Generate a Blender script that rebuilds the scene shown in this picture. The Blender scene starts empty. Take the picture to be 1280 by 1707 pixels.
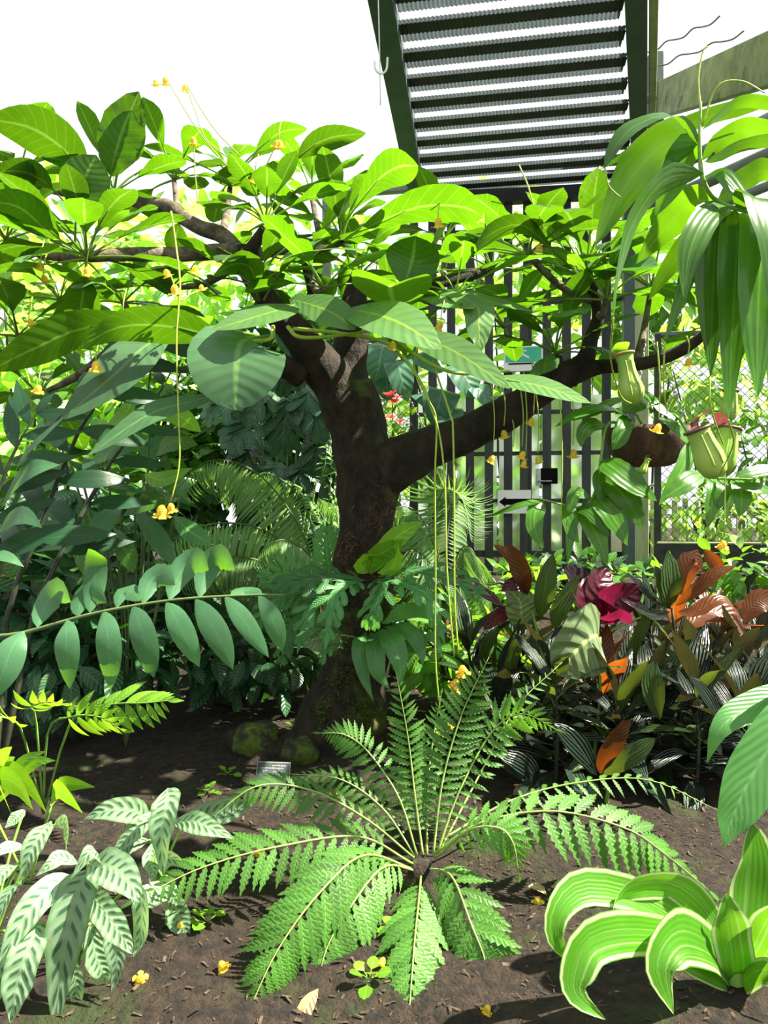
import bpy, math, random
from mathutils import Vector, Matrix, noise
R = random.Random(7)
V = Vector
PI = math.pi
sc = bpy.context.scene
COL = sc.collection

# ------------------------------------------------------------------ camera, sky, sun, exposure
CZ = 1.0
FPX = 1183.0
cam_d = bpy.data.cameras.new('camera')
cam = bpy.data.objects.new('camera', cam_d)
COL.objects.link(cam)
cam.location = (0, 0, CZ)
cam.rotation_euler = (PI / 2, 0, 0)
cam_d.sensor_fit = 'VERTICAL'
cam_d.sensor_height = 36.0
cam_d.lens = FPX / 1707 * 36.0
cam_d.clip_start = 0.05
cam_d.clip_end = 200
sc.camera = cam

world = bpy.data.worlds.new('sky')
sc.world = world
world.use_nodes = True
wb = world.node_tree.nodes['Background']
wb.inputs[0].default_value = (0.93, 0.97, 0.99, 1)
wb.inputs[1].default_value = 0.56

SUN_DIR = V((0.60, -0.06, 0.78)).normalized()
sl = bpy.data.lights.new('sun', 'SUN')
sl.energy = 10.5
sl.color = (1.0, 0.93, 0.76)
sl.angle = math.radians(0.6)
sun = bpy.data.objects.new('sun', sl)
COL.objects.link(sun)
sun.location = (4, 2, 8)
sun.rotation_euler = SUN_DIR.to_track_quat('Z', 'Y').to_euler()

sc.view_settings.view_transform = 'Standard'
sc.view_settings.look = 'None'
sc.view_settings.gamma = 1
sc.view_settings.use_curve_mapping = False
sc.view_settings.exposure = 1.2


def P(px, py, d):
    return V(((px - 640) / FPX * d, d, CZ - (py - 853.5) / FPX * d))


def gz(x, y):
    t = min(1, max(0, (y - 3.7) / 1.9))
    t = t * t * (3 - 2 * t)
    z = 0.45 * t
    r2 = (x + 0.2) ** 2 + (y - 3.05) ** 2
    z += 0.05 * math.exp(-r2 / 0.16)
    z += 0.03 * noise.noise(V((x * 1.7, y * 1.7, 3.1))) + 0.012 * noise.noise(V((x * 7, y * 7, 1.3)))
    return z


# ------------------------------------------------------------------ materials
def nn(nt, typ, **kw):
    n = nt.nodes.new(typ)
    for k, v in kw.items():
        setattr(n, k, v)
    return n


def math_n(nt, op, a, b=None, c=None):
    n = nt.nodes.new('ShaderNodeMath')
    n.operation = op
    for i, v in enumerate((a, b, c)):
        if v is None:
            continue
        if isinstance(v, (int, float)):
            n.inputs[i].default_value = v
        else:
            nt.links.new(v, n.inputs[i])
    return n.outputs[0]


def mix_c(nt, f, a, b, mode='MIX'):
    n = nt.nodes.new('ShaderNodeMix')
    n.data_type = 'RGBA'
    n.blend_type = mode
    for s, v in ((n.inputs[0], f), (n.inputs[6], a), (n.inputs[7], b)):
        if isinstance(v, (int, float)):
            s.default_value = v
        elif isinstance(v, tuple):
            s.default_value = (*v, 1)
        else:
            nt.links.new(v, s)
    return n.outputs[2]


def smooth(nt, x, lo, hi):
    n = nt.nodes.new('ShaderNodeMapRange')
    n.interpolation_type = 'SMOOTHSTEP'
    nt.links.new(x, n.inputs[0])
    n.inputs[1].default_value = lo
    n.inputs[2].default_value = hi
    return n.outputs[0]


def leaf_mat(name, col, trans, vein=None, tf=0.42, rough=0.38, veins=9, vslant=1.2, var=0.35, kind='plain', spec=0.5, bump=0.35, col2=None, edge=None, under=None, sideamt=0.3):
    """two-sided leaf: glossy surface plus light let through; uv.x runs across, uv.y along"""
    m = bpy.data.materials.new(name)
    m.use_nodes = True
    nt = m.node_tree
    nt.nodes.clear()
    out = nn(nt, 'ShaderNodeOutputMaterial')
    uv = nn(nt, 'ShaderNodeUVMap')
    sep = nn(nt, 'ShaderNodeSeparateXYZ')
    nt.links.new(uv.outputs[0], sep.inputs[0])
    au = math_n(nt, 'MULTIPLY', math_n(nt, 'ABSOLUTE', math_n(nt, 'SUBTRACT', sep.outputs[0], 0.5)), 2.0)
    v = sep.outputs[1]
    oi = nn(nt, 'ShaderNodeObjectInfo')
    geo = nn(nt, 'ShaderNodeNewGeometry')
    no = nn(nt, 'ShaderNodeTexNoise')
    no.inputs['Scale'].default_value = 14
    no.inputs['Detail'].default_value = 3
    nt.links.new(geo.outputs['Position'], no.inputs['Vector'])
    # per leaf variation
    rnd = math_n(nt, 'ADD', 1 - var, math_n(nt, 'MULTIPLY', oi.outputs['Random'], 2 * var))
    rnd = math_n(nt, 'MULTIPLY', rnd, math_n(nt, 'ADD', 0.75, math_n(nt, 'MULTIPLY', no.outputs[0], 0.5)))
    vein = vein or tuple(min(1, c * 1.8 + 0.03) for c in col)
    sv = math_n(nt, 'SINE', math_n(nt, 'MULTIPLY', math_n(nt, 'SUBTRACT', math_n(nt, 'MULTIPLY', v, veins), math_n(nt, 'MULTIPLY', au, vslant)), 2 * PI))
    side = smooth(nt, sv, 0.90, 1.0)
    mid = math_n(nt, 'SUBTRACT', 1.0, smooth(nt, au, 0.03, 0.09))
    bumpsrc = sv
    base = mix_c(nt, geo.outputs['Backfacing'], col, under or col)
    tcol = mix_c(nt, 1.0, trans, (1, 1, 1), 'MULTIPLY')
    if kind == 'plain':
        base = mix_c(nt, math_n(nt, 'MULTIPLY', side, sideamt), base, vein)
        base = mix_c(nt, mid, base, vein)
        tcol = mix_c(nt, math_n(nt, 'MULTIPLY', side, 0.25), tcol, vein)
        tcol = mix_c(nt, math_n(nt, 'MULTIPLY', mid, 0.6), tcol, vein)
    elif kind == 'spots':       # pale leaf with dark dashes either side of the midrib
        s2 = math_n(nt, 'MULTIPLY', smooth(nt, sv, 0.1, 0.75), math_n(nt, 'MULTIPLY', smooth(nt, au, 0.08, 0.2), math_n(nt, 'SUBTRACT', 1.0, smooth(nt, au, 0.5, 0.72))))
        base = mix_c(nt, s2, base, col2)
        base = mix_c(nt, smooth(nt, au, 0.8, 0.95), base, edge)
        tcol = mix_c(nt, math_n(nt, 'MULTIPLY', s2, 0.8), tcol, col2)
    elif kind == 'stripe':      # white bands lengthwise along both edges
        wn = nn(nt, 'ShaderNodeTexNoise')
        wn.inputs['Scale'].default_value = 1.0
        cx = nn(nt, 'ShaderNodeCombineXYZ')
        nt.links.new(math_n(nt, 'MULTIPLY', sep.outputs[0], 16), cx.inputs[0])
        nt.links.new(math_n(nt, 'MULTIPLY', oi.outputs['Random'], 40), cx.inputs[1])
        nt.links.new(math_n(nt, 'MULTIPLY', v, 0.6), cx.inputs[2])
        nt.links.new(cx.outputs[0], wn.inputs['Vector'])
        band = math_n(nt, 'MULTIPLY', smooth(nt, au, 0.74, 0.82), math_n(nt, 'SUBTRACT', 1.0, smooth(nt, au, 0.92, 0.97)))
        band = math_n(nt, 'MAXIMUM', band, math_n(nt, 'MULTIPLY', smooth(nt, wn.outputs[0], 0.55, 0.68), 0.35))
        base = mix_c(nt, band, base, col2)
        tcol = mix_c(nt, band, tcol, col2)
        bumpsrc = math_n(nt, 'SINE', math_n(nt, 'MULTIPLY', sep.outputs[0], 60))
    elif kind == 'ribbed':      # lengthwise pleats
        sv2 = math_n(nt, 'SINE', math_n(nt, 'MULTIPLY', math_n(nt, 'SUBTRACT', math_n(nt, 'MULTIPLY', au, veins), math_n(nt, 'MULTIPLY', v, vslant)), 2 * PI))
        base = mix_c(nt, math_n(nt, 'MULTIPLY', smooth(nt, sv2, 0.55, 1.0), sideamt), base, vein)
        base = mix_c(nt, mid, base, vein)
        bumpsrc = sv2
    base = mix_c(nt, 1.0, base, rnd, 'MULTIPLY')
    tcol = mix_c(nt, 1.0, tcol, rnd, 'MULTIPLY')
    bp = nn(nt, 'ShaderNodeBump')
    bp.inputs['Strength'].default_value = bump
    bp.inputs['Distance'].default_value = 0.004
    nt.links.new(bumpsrc, bp.inputs['Height'])
    pb = nn(nt, 'ShaderNodeBsdfPrincipled')
    nt.links.new(base, pb.inputs['Base Color'])
    pb.inputs['Roughness'].default_value = rough
    pb.inputs['Specular IOR Level'].default_value = spec
    nt.links.new(bp.outputs[0], pb.inputs['Normal'])
    tb = nn(nt, 'ShaderNodeBsdfTranslucent')
    nt.links.new(tcol, tb.inputs[0])
    mx = nn(nt, 'ShaderNodeMixShader')
    mx.inputs[0].default_value = tf
    nt.links.new(pb.outputs[0], mx.inputs[1])
    nt.links.new(tb.outputs[0], mx.inputs[2])
    nt.links.new(mx.outputs[0], out.inputs[0])
    return m


def solid_mat(name, c1, c2=None, scale=8, rough=0.7, bump=0.0, bdist=0.01, c3=None, t3=(0.55, 0.65), s3=2.5, metal=0.0, spec=0.4, stretch=(1, 1, 1)):
    m = bpy.data.materials.new(name)
    m.use_nodes = True
    nt = m.node_tree
    pb = nt.nodes['Principled BSDF']
    pb.inputs['Roughness'].default_value = rough
    pb.inputs['Metallic'].default_value = metal
    pb.inputs['Specular IOR Level'].default_value = spec
    geo = nn(nt, 'ShaderNodeNewGeometry')
    mp = nn(nt, 'ShaderNodeMapping')
    mp.inputs['Scale'].default_value = stretch
    nt.links.new(geo.outputs['Position'], mp.inputs[0])
    no = nn(nt, 'ShaderNodeTexNoise')
    no.inputs['Scale'].default_value = scale
    no.inputs['Detail'].default_value = 6
    no.inputs['Roughness'].default_value = 0.65
    nt.links.new(mp.outputs[0], no.inputs['Vector'])
    c2 = c2 or tuple(c * 0.6 for c in c1)
    base = mix_c(nt, smooth(nt, no.outputs[0], 0.35, 0.65), c1, c2)
    if c3:
        n3 = nn(nt, 'ShaderNodeTexNoise')
        n3.inputs['Scale'].default_value = s3
        n3.inputs['Detail'].default_value = 8
        n3.inputs['Roughness'].default_value = 0.7
        nt.links.new(geo.outputs['Position'], n3.inputs['Vector'])
        base = mix_c(nt, smooth(nt, n3.outputs[0], *t3), base, c3)
    nt.links.new(base, pb.inputs['Base Color'])
    if bump:
        bp = nn(nt, 'ShaderNodeBump')
        bp.inputs['Strength'].default_value = bump
        bp.inputs['Distance'].default_value = bdist
        nt.links.new(no.outputs[0], bp.inputs['Height'])
        nt.links.new(bp.outputs[0], pb.inputs['Normal'])
    return m


M = {}
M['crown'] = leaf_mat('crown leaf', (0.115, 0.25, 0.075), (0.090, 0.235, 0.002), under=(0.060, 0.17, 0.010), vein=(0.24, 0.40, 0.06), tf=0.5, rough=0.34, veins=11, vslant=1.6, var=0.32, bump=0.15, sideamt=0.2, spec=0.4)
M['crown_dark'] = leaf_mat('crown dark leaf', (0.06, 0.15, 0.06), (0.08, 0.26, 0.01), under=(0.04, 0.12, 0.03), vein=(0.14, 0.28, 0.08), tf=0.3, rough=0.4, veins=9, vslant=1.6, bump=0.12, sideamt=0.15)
M['zamia'] = leaf_mat('cycad leaflet', (0.065, 0.18, 0.085), (0.20, 0.48, 0.012), vein=(0.09, 0.22, 0.11), tf=0.34, rough=0.34, kind='ribbed', veins=14, vslant=0.0, bump=0.25, var=0.25, sideamt=0.3, spec=0.35)
M['cyc_shade_tint'] = leaf_mat('cycad leaflet painted shade-dark', (0.018, 0.065, 0.030), (0.06, 0.20, 0.008), vein=(0.03, 0.09, 0.045), tf=0.28, rough=0.32, kind='ribbed', veins=10, vslant=0.0, bump=0.2, var=0.35, sideamt=0.3, spec=0.35)  # cycad leaflet again, with the shade on its upright fronds put into the colour
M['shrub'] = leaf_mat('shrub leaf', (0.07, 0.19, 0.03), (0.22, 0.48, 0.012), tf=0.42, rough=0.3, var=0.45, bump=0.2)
M['shrub_shade_tint'] = leaf_mat('shrub leaf painted shade-dark', (0.022, 0.075, 0.026), (0.05, 0.18, 0.01), tf=0.25, rough=0.33, var=0.4)  # dark green, with the shade of the background recesses put into the colour
M['shrub_sun_tint'] = leaf_mat('pale leaf painted sunlit', (0.22, 0.42, 0.09), (0.55, 0.85, 0.10), tf=0.5, rough=0.4, var=0.3)  # shrub leaf brightened: sunlight on the background is put into the colour
M['lime'] = leaf_mat('lime leaf', (0.14, 0.33, 0.02), (0.36, 0.66, 0.02), tf=0.46, rough=0.36, var=0.3, bump=0.2)
M['fern'] = leaf_mat('fern leaflet', (0.070, 0.19, 0.032), (0.17, 0.42, 0.012), vein=(0.15, 0.30, 0.07), tf=0.42, rough=0.46, veins=10, vslant=1.0, var=0.3, bump=0.2, spec=0.35)
M['bluefern'] = leaf_mat('blue green fern leaf', (0.075, 0.215, 0.075), (0.16, 0.42, 0.03), tf=0.38, rough=0.4, var=0.3, spec=0.3)
M['palm'] = leaf_mat('palm leaflet', (0.19, 0.34, 0.13), (0.26, 0.50, 0.07), tf=0.35, rough=0.32, kind='ribbed', veins=3, vslant=0, var=0.25)
M['spots'] = leaf_mat('spotted leaf', (0.27, 0.42, 0.24), (0.32, 0.50, 0.14), col2=(0.05, 0.15, 0.07), edge=(0.17, 0.33, 0.15), tf=0.36, rough=0.36, kind='spots', veins=9, vslant=1.3, var=0.35, bump=0.25)
M['stripe'] = leaf_mat('white striped leaf', (0.07, 0.24, 0.015), (0.22, 0.55, 0.015), col2=(0.50, 0.58, 0.30), tf=0.42, rough=0.33, kind='stripe', var=0.2, bump=0.10)
M['broad'] = leaf_mat('broad green leaf', (0.07, 0.22, 0.06), (0.20, 0.52, 0.015), vein=(0.12, 0.30, 0.10), tf=0.42, rough=0.33, veins=14, vslant=3.5, var=0.12, bump=0.15, sideamt=0.15)
M['bed'] = leaf_mat('dark pleated leaf', (0.016, 0.032, 0.022), (0.05, 0.045, 0.01), vein=(0.045, 0.065, 0.05), tf=0.2, rough=0.24, kind='ribbed', veins=3.2, vslant=1.6, var=0.45, bump=0.9)
M['bed_green'] = leaf_mat('dark olive leaf', (0.035, 0.075, 0.024), (0.12, 0.17, 0.012), vein=(0.09, 0.14, 0.05), tf=0.32, rough=0.28, kind='ribbed', veins=3.2, vslant=1.6, var=0.3, bump=0.7)
M['bed_orange'] = leaf_mat('bronze leaf', (0.10, 0.035, 0.014), (0.34, 0.08, 0.006), vein=(0.13, 0.06, 0.02), tf=0.48, rough=0.32, veins=12, vslant=2.5, var=0.4, bump=0.25)
M['maroon'] = leaf_mat('maroon leaf', (0.055, 0.008, 0.016), (0.22, 0.008, 0.045), vein=(0.12, 0.015, 0.04), tf=0.34, rough=0.3, veins=6, vslant=1.6, var=0.3, bump=0.5)
M['anthurium'] = leaf_mat('veined heart leaf', (0.13, 0.19, 0.09), (0.30, 0.42, 0.10), vein=(0.36, 0.48, 0.18), tf=0.3, rough=0.4, veins=6.5, vslant=1.5, var=0.1, bump=0.8)
M['nep'] = leaf_mat('pitcher plant leaf', (0.050, 0.16, 0.016), (0.14, 0.33, 0.004), vein=(0.12, 0.28, 0.04), tf=0.42, rough=0.24, kind='ribbed', veins=2.2, vslant=0, var=0.35, bump=0.1, sideamt=0.2)
M['smalllime'] = leaf_mat('small pale leaf', (0.22, 0.40, 0.15), (0.45, 0.7, 0.15), tf=0.4, rough=0.4, var=0.3)
M['bluish'] = leaf_mat('blue grey heart leaf', (0.05, 0.14, 0.085), (0.10, 0.28, 0.06), vein=(0.12, 0.24, 0.14), tf=0.28, rough=0.36, veins=7, vslant=1.5, var=0.25)
M['stem'] = solid_mat('green stem', (0.22, 0.40, 0.06), (0.13, 0.28, 0.04), scale=30, rough=0.5)
M['strand'] = solid_mat('flower strand', (0.40, 0.50, 0.06), (0.26, 0.40, 0.05), scale=40, rough=0.5)
M['palmrachis'] = solid_mat('palm rachis', (0.10, 0.15, 0.05), (0.07, 0.11, 0.04), scale=30, rough=0.5)
M['darkstem'] = solid_mat('dark stem', (0.016, 0.022, 0.016), (0.035, 0.04, 0.02), scale=30, rough=0.5)
M['rachis'] = solid_mat('fern rachis', (0.26, 0.40, 0.09), (0.16, 0.28, 0.06), scale=30, rough=0.5)
M['bark'] = solid_mat('bark', (0.034, 0.022, 0.015), (0.010, 0.008, 0.006), scale=16, rough=0.9, bump=1.0, bdist=0.04, c3=(0.055, 0.042, 0.025), t3=(0.55, 0.75), s3=5, stretch=(1, 1, 0.6))
M['barkmoss'] = solid_mat('mossy bark', (0.040, 0.026, 0.017), (0.011, 0.008, 0.006), scale=20, rough=0.95, bump=1.0, bdist=0.04, c3=(0.075, 0.095, 0.016), t3=(0.53, 0.66), s3=4, stretch=(1, 1, 0.6))
M['branch'] = solid_mat('grey branch bark', (0.15, 0.125, 0.085), (0.045, 0.035, 0.024), scale=22, rough=0.9, bump=0.9, bdist=0.015)
M['moss'] = solid_mat('moss', (0.17, 0.24, 0.015), (0.07, 0.13, 0.010), scale=60, rough=1.0, bump=1.0, bdist=0.02)
M['fibre'] = solid_mat('root fibre', (0.26, 0.12, 0.05), (0.10, 0.06, 0.03), scale=30, rough=0.9)
M['soil'] = solid_mat('soil', (0.032, 0.019, 0.011), (0.008, 0.005, 0.0035), scale=30, rough=0.95, bump=1.0, bdist=0.04, c3=(0.024, 0.036, 0.007), t3=(0.52, 0.64), s3=2.6)
M['litter'] = solid_mat('leaf litter', (0.085, 0.058, 0.038), (0.016, 0.011, 0.008), scale=60, rough=0.9)
M['yellow'] = leaf_mat('yellow flower', (0.92, 0.66, 0.05), (0.95, 0.68, 0.05), vein=(0.92, 0.68, 0.12), tf=0.35, rough=0.45, var=0.15)
M['cream'] = leaf_mat('cream petal', (0.80, 0.72, 0.45), (0.9, 0.8, 0.4), tf=0.4, rough=0.45, var=0.1)
M['red'] = leaf_mat('red flower', (0.75, 0.03, 0.03), (0.85, 0.05, 0.05), tf=0.3, rough=0.4, var=0.1)
M['pink'] = leaf_mat('pink flower', (0.75, 0.05, 0.25), (0.85, 0.08, 0.35), tf=0.3, rough=0.4, var=0.1)
M['steel'] = solid_mat('dark green painted steel', (0.055, 0.085, 0.075), (0.040, 0.065, 0.058), scale=6, rough=0.45)
M['louvre'] = leaf_mat('grey translucent corrugated sheet', (0.22, 0.27, 0.29), (0.026, 0.034, 0.038), vein=(0.070, 0.086, 0.094), tf=0.5, rough=0.4, var=0.1, bump=0.0, sideamt=0.0)
M['batten'] = solid_mat('dark roof batten', (0.030, 0.030, 0.033), (0.02, 0.02, 0.022), scale=10, rough=0.6)
M['slat'] = solid_mat('dark fence slat', (0.045, 0.050, 0.047), (0.025, 0.03, 0.028), scale=14, rough=0.6, stretch=(1, 1, 0.2))
M['postpale'] = solid_mat('pale mossy post', (0.34, 0.38, 0.20), (0.22, 0.27, 0.13), scale=9, rough=0.8, stretch=(1, 1, 0.3))
M['mosswood'] = solid_mat('mossy timber', (0.26, 0.30, 0.14), (0.15, 0.19, 0.10), scale=7, rough=0.9, c3=(0.05, 0.06, 0.045), t3=(0.55, 0.72), s3=6, bump=0.4)
M['pipe'] = solid_mat('grey pipe', (0.16, 0.18, 0.17), (0.11, 0.13, 0.12), scale=6, rough=0.5)
M['wire'] = solid_mat('wire', (0.12, 0.13, 0.12), rough=0.4, metal=0.6)
M['whitewire'] = solid_mat('white cord', (0.7, 0.72, 0.7), (0.6, 0.62, 0.6), rough=0.5)
M['chain'] = solid_mat('chain steel', (0.5, 0.52, 0.52), rough=0.35, metal=0.8)
M['coir'] = solid_mat('coir bowl', (0.11, 0.060, 0.036), (0.045, 0.024, 0.017), scale=24, rough=0.95, bump=0.9, bdist=0.01, stretch=(1, 1, 0.25))
M['pitcher'] = solid_mat('pitcher green', (0.36, 0.50, 0.10), (0.22, 0.40, 0.06), scale=10, rough=0.35)
M['pitcherrim'] = solid_mat('pitcher maroon rim', (0.16, 0.06, 0.055), (0.09, 0.045, 0.04), scale=18, rough=0.35)
M['pitcherrim2'] = solid_mat('pitcher orange rim', (0.45, 0.20, 0.05), (0.35, 0.25, 0.06), scale=18, rough=0.35)
M['white'] = solid_mat('white sign', (0.85, 0.86, 0.84), (0.8, 0.81, 0.8), rough=0.5)
M['black'] = solid_mat('black print', (0.003, 0.003, 0.003), rough=0.7, spec=0.1)
M['exit'] = solid_mat('sign green', (0.05, 0.48, 0.30), (0.045, 0.44, 0.27), rough=0.4)
M['plate'] = solid_mat('slate label plate', (0.06, 0.075, 0.08), (0.04, 0.052, 0.056), scale=30, rough=0.65, spec=0.2)
M['platelet'] = solid_mat('label lettering', (0.62, 0.66, 0.66), rough=0.5)
M['platerim'] = solid_mat('label rim', (0.42, 0.45, 0.30), rough=0.4)
M['kerb'] = solid_mat('dark kerb', (0.045, 0.05, 0.045), (0.025, 0.028, 0.025), scale=10, rough=0.9)
M['picket'] = solid_mat('pale picket', (0.55, 0.52, 0.36), (0.42, 0.42, 0.28), scale=8, rough=0.8)
M['orange'] = leaf_mat('dead orange leaf', (0.42, 0.20, 0.03), (0.7, 0.35, 0.03), tf=0.35, rough=0.5, var=0.3)
M['tan'] = leaf_mat('dry tan leaf', (0.32, 0.22, 0.11), (0.4, 0.28, 0.12), tf=0.25, rough=0.6, var=0.4)
M['stone'] = solid_mat('mossy stone', (0.03, 0.027, 0.02), (0.014, 0.012, 0.010), scale=12, rough=0.95, bump=1.0, bdist=0.03, c3=(0.075, 0.115, 0.010), t3=(0.48, 0.62), s3=7)

# ------------------------------------------------------------------ object helpers
ORG = {}


def mesh(name, vs, fs, mat, uv=None, smooth_=True):
    me = bpy.data.meshes.new(name)
    me.from_pydata([tuple(v) for v in vs], [], fs)
    if uv:
        l = me.uv_layers.new(name='UVMap')
        flat = []
        for p in me.polygons:
            for vi in p.vertices:
                flat.extend(uv[vi])
        l.data.foreach_set('uv', flat)
    if smooth_:
        me.polygons.foreach_set('use_smooth', [True] * len(me.polygons))
    me.materials.append(M[mat])
    return me


def link(name, data, parent=None, org=None, kind=None):
    """object at world point org (translation only) under parent"""
    o = bpy.data.objects.new(name, data)
    COL.objects.link(o)
    org = V(org) if org is not None else V((0, 0, 0))
    ORG[o] = org
    if parent is not None:
        o.parent = parent
        o.location = org - ORG[parent]
    else:
        o.location = org
    if kind:
        o['kind'] = kind
    return o


def thing(name, label, cat, loc, group=None):
    o = link(name, None, None, loc)
    o.empty_display_size = 0.1
    o['label'] = label
    o['category'] = cat
    if group:
        o['group'] = group
    return o


def tag(o, label, cat, group=None):
    o['label'] = label
    o['category'] = cat
    if group:
        o['group'] = group
    return o


def rel(vs, org):
    return [v - org for v in vs]


def place(name, me, parent, pos, x, z, s=1.0, sy=None):
    """shared mesh with local +x along x and +z near z"""
    o = link(name, me, parent, pos)
    X = x.normalized()
    Y = z.cross(X)
    if Y.length < 1e-5:
        Y = V((0, 1, 0)).cross(X)
    Y.normalize()
    Z = X.cross(Y)
    m3 = Matrix((X, Y, Z)).transposed()
    o.rotation_euler = m3.to_euler()
    o.scale = (s, sy if sy else s, s)
    return o


def catmull(pts, n):
    pts = [V(p) for p in pts]
    if len(pts) == 2:
        return [pts[0].lerp(pts[1], i / n) for i in range(n + 1)]
    ext = [pts[0] * 2 - pts[1]] + pts + [pts[-1] * 2 - pts[-2]]
    k = len(pts) - 1
    res = []
    for i in range(n + 1):
        t = i / n * k
        j = min(int(t), k - 1)
        u = t - j
        a, b, c, d = ext[j:j + 4]
        res.append(0.5 * ((2 * b) + (c - a) * u + (2 * a - 5 * b + 4 * c - d) * u * u + (3 * b - a - 3 * c + d) * u ** 3))
    return res


def tube_geo(pts, rad, sides=6, nseg=None, rough=0.0, cap=True, rs=5.0):
    """pts control points, rad list of radii per control point (or one)"""
    n = nseg or max(2, (len(pts) - 1) * 5)
    c = catmull(pts, n)
    if not isinstance(rad, (list, tuple)):
        rad = [rad] * len(pts)
    vs, fs, uv = [], [], []
    N = None
    for i, p in enumerate(c):
        T = (c[min(i + 1, n)] - c[max(i - 1, 0)])
        if T.length < 1e-9:
            T = V((0, 0, 1))
        T.normalize()
        if N is None:
            N = T.orthogonal().normalized()
        N = (N - T * N.dot(T))
        if N.length < 1e-6:
            N = T.orthogonal()
        N.normalize()
        B = T.cross(N)
        t = i / n * (len(rad) - 1)
        j = min(int(t), len(rad) - 2) if len(rad) > 1 else 0
        r = rad[j] + (rad[j + 1] - rad[j]) * (t - j) if len(rad) > 1 else rad[0]
        for k in range(sides):
            a = 2 * PI * k / sides
            dirv = N * math.cos(a) + B * math.sin(a)
            rr = r
            if rough:
                q = p + dirv * r
                rr = r * (1 + rough * (noise.noise(q * rs) + 0.5 * noise.noise(q * rs * 2.7)))
            vs.append(p + dirv * rr)
            uv.append((0.5, i / n))
    for i in range(n):
        for k in range(sides):
            k2 = (k + 1) % sides
            fs.append((i * sides + k, i * sides + k2, (i + 1) * sides + k2, (i + 1) * sides + k))
    if cap:
        fs.append(tuple(range(sides - 1, -1, -1)))
        fs.append(tuple(n * sides + k for k in range(sides)))
    return vs, fs, uv


def tube(name, pts, rad, mat, parent=None, **kw):
    vs, fs, uv = tube_geo(pts, rad, **kw)
    o0 = V(pts[0])
    return link(name, mesh(name, rel(vs, o0), fs, mat, uv), parent, o0)


def joined(geos):
    vs, fs, uv = [], [], []
    for g in geos:
        k = len(vs)
        vs += g[0]
        fs += [tuple(i + k for i in f) for f in g[1]]
        uv += g[2] if len(g) > 2 and g[2] else [(0.5, 0.5)] * len(g[0])
    return vs, fs, uv


def box_geo(c, hx, hy, hz, X=V((1, 0, 0)), Y=V((0, 1, 0)), Z=V((0, 0, 1))):
    vs = [V(c) + X * (sx * hx) + Y * (sy * hy) + Z * (sz * hz) for sz in (-1, 1) for sy in (-1, 1) for sx in (-1, 1)]
    fs = [(0, 2, 3, 1), (4, 5, 7, 6), (0, 1, 5, 4), (2, 6, 7, 3), (0, 4, 6, 2), (1, 3, 7, 5)]
    return vs, fs, [(0.5, 0.5)] * 8


def box(name, c, hx, hy, hz, mat, parent=None, X=V((1, 0, 0)), Y=V((0, 1, 0)), Z=V((0, 0, 1)), bev=0.0):
    vs, fs, uv = box_geo(V((0, 0, 0)), hx, hy, hz, X, Y, Z)
    o = link(name, mesh(name, vs, fs, mat, uv, False), parent, c)
    if bev:
        b = o.modifiers.new('edge', 'BEVEL')
        b.width = bev
        b.segments = 2
    return o


def lathe_geo(prof, sides=16, c=V((0, 0, 0)), ax=V((0, 0, 1))):
    """prof: (radius, height)"""
    ax = ax.normalized()
    N = ax.orthogonal().normalized()
    B = ax.cross(N)
    vs, fs, uv = [], [], []
    for i, (r, h) in enumerate(prof):
        for k in range(sides):
            a = 2 * PI * k / sides
            vs.append(c + ax * h + (N * math.cos(a) + B * math.sin(a)) * r)
            uv.append((k / sides, i / (len(prof) - 1)))
    for i in range(len(prof) - 1):
        for k in range(sides):
            k2 = (k + 1) % sides
            fs.append((i * sides + k, i * sides + k2, (i + 1) * sides + k2, (i + 1) * sides + k))
    return vs, fs, uv


SHAPES = {
    'obov': lambda t: math.sin(PI * t ** 1.45) ** 0.72 if 0 < t < 1 else 0,
    'oval': lambda t: math.sin(PI * t) ** 0.75 if 0 < t < 1 else 0,
    'round': lambda t: math.sin(PI * t ** 0.85) ** 0.52 if 0 < t < 1 else 0,
    'lance': lambda t: math.sin(PI * t ** 0.8) ** 1.0 if 0 < t < 1 else 0,
    'heart': lambda t: math.sin(PI * t ** 0.62) ** 0.72 if 0 < t < 1 else 0,
    'strap': lambda t: min(1, (t * 5) ** 0.6) * min(1, ((1 - t) * 2.4)) ** 0.75 if 0 < t < 1 else 0,
    'drac': lambda t: max(0.34 * (1 - t) ** 0.3, math.sin(PI * t ** 0.85) ** 0.9 if 0 < t < 1 else 0) if t < 1 else 0,
    'needle': lambda t: min(1, (t * 8) ** 0.7) * (1 - t) ** 0.6 if 0 < t < 1 else 0,
    'paddle': lambda t: min(1, (t * 3.0)) ** 0.7 * (1 - t ** 7) ** 0.8 if 0 < t < 1 else 0,
}
US5 = (-1, -0.55, 0, 0.55, 1)
US3 = (-1, 0, 1)


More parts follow.
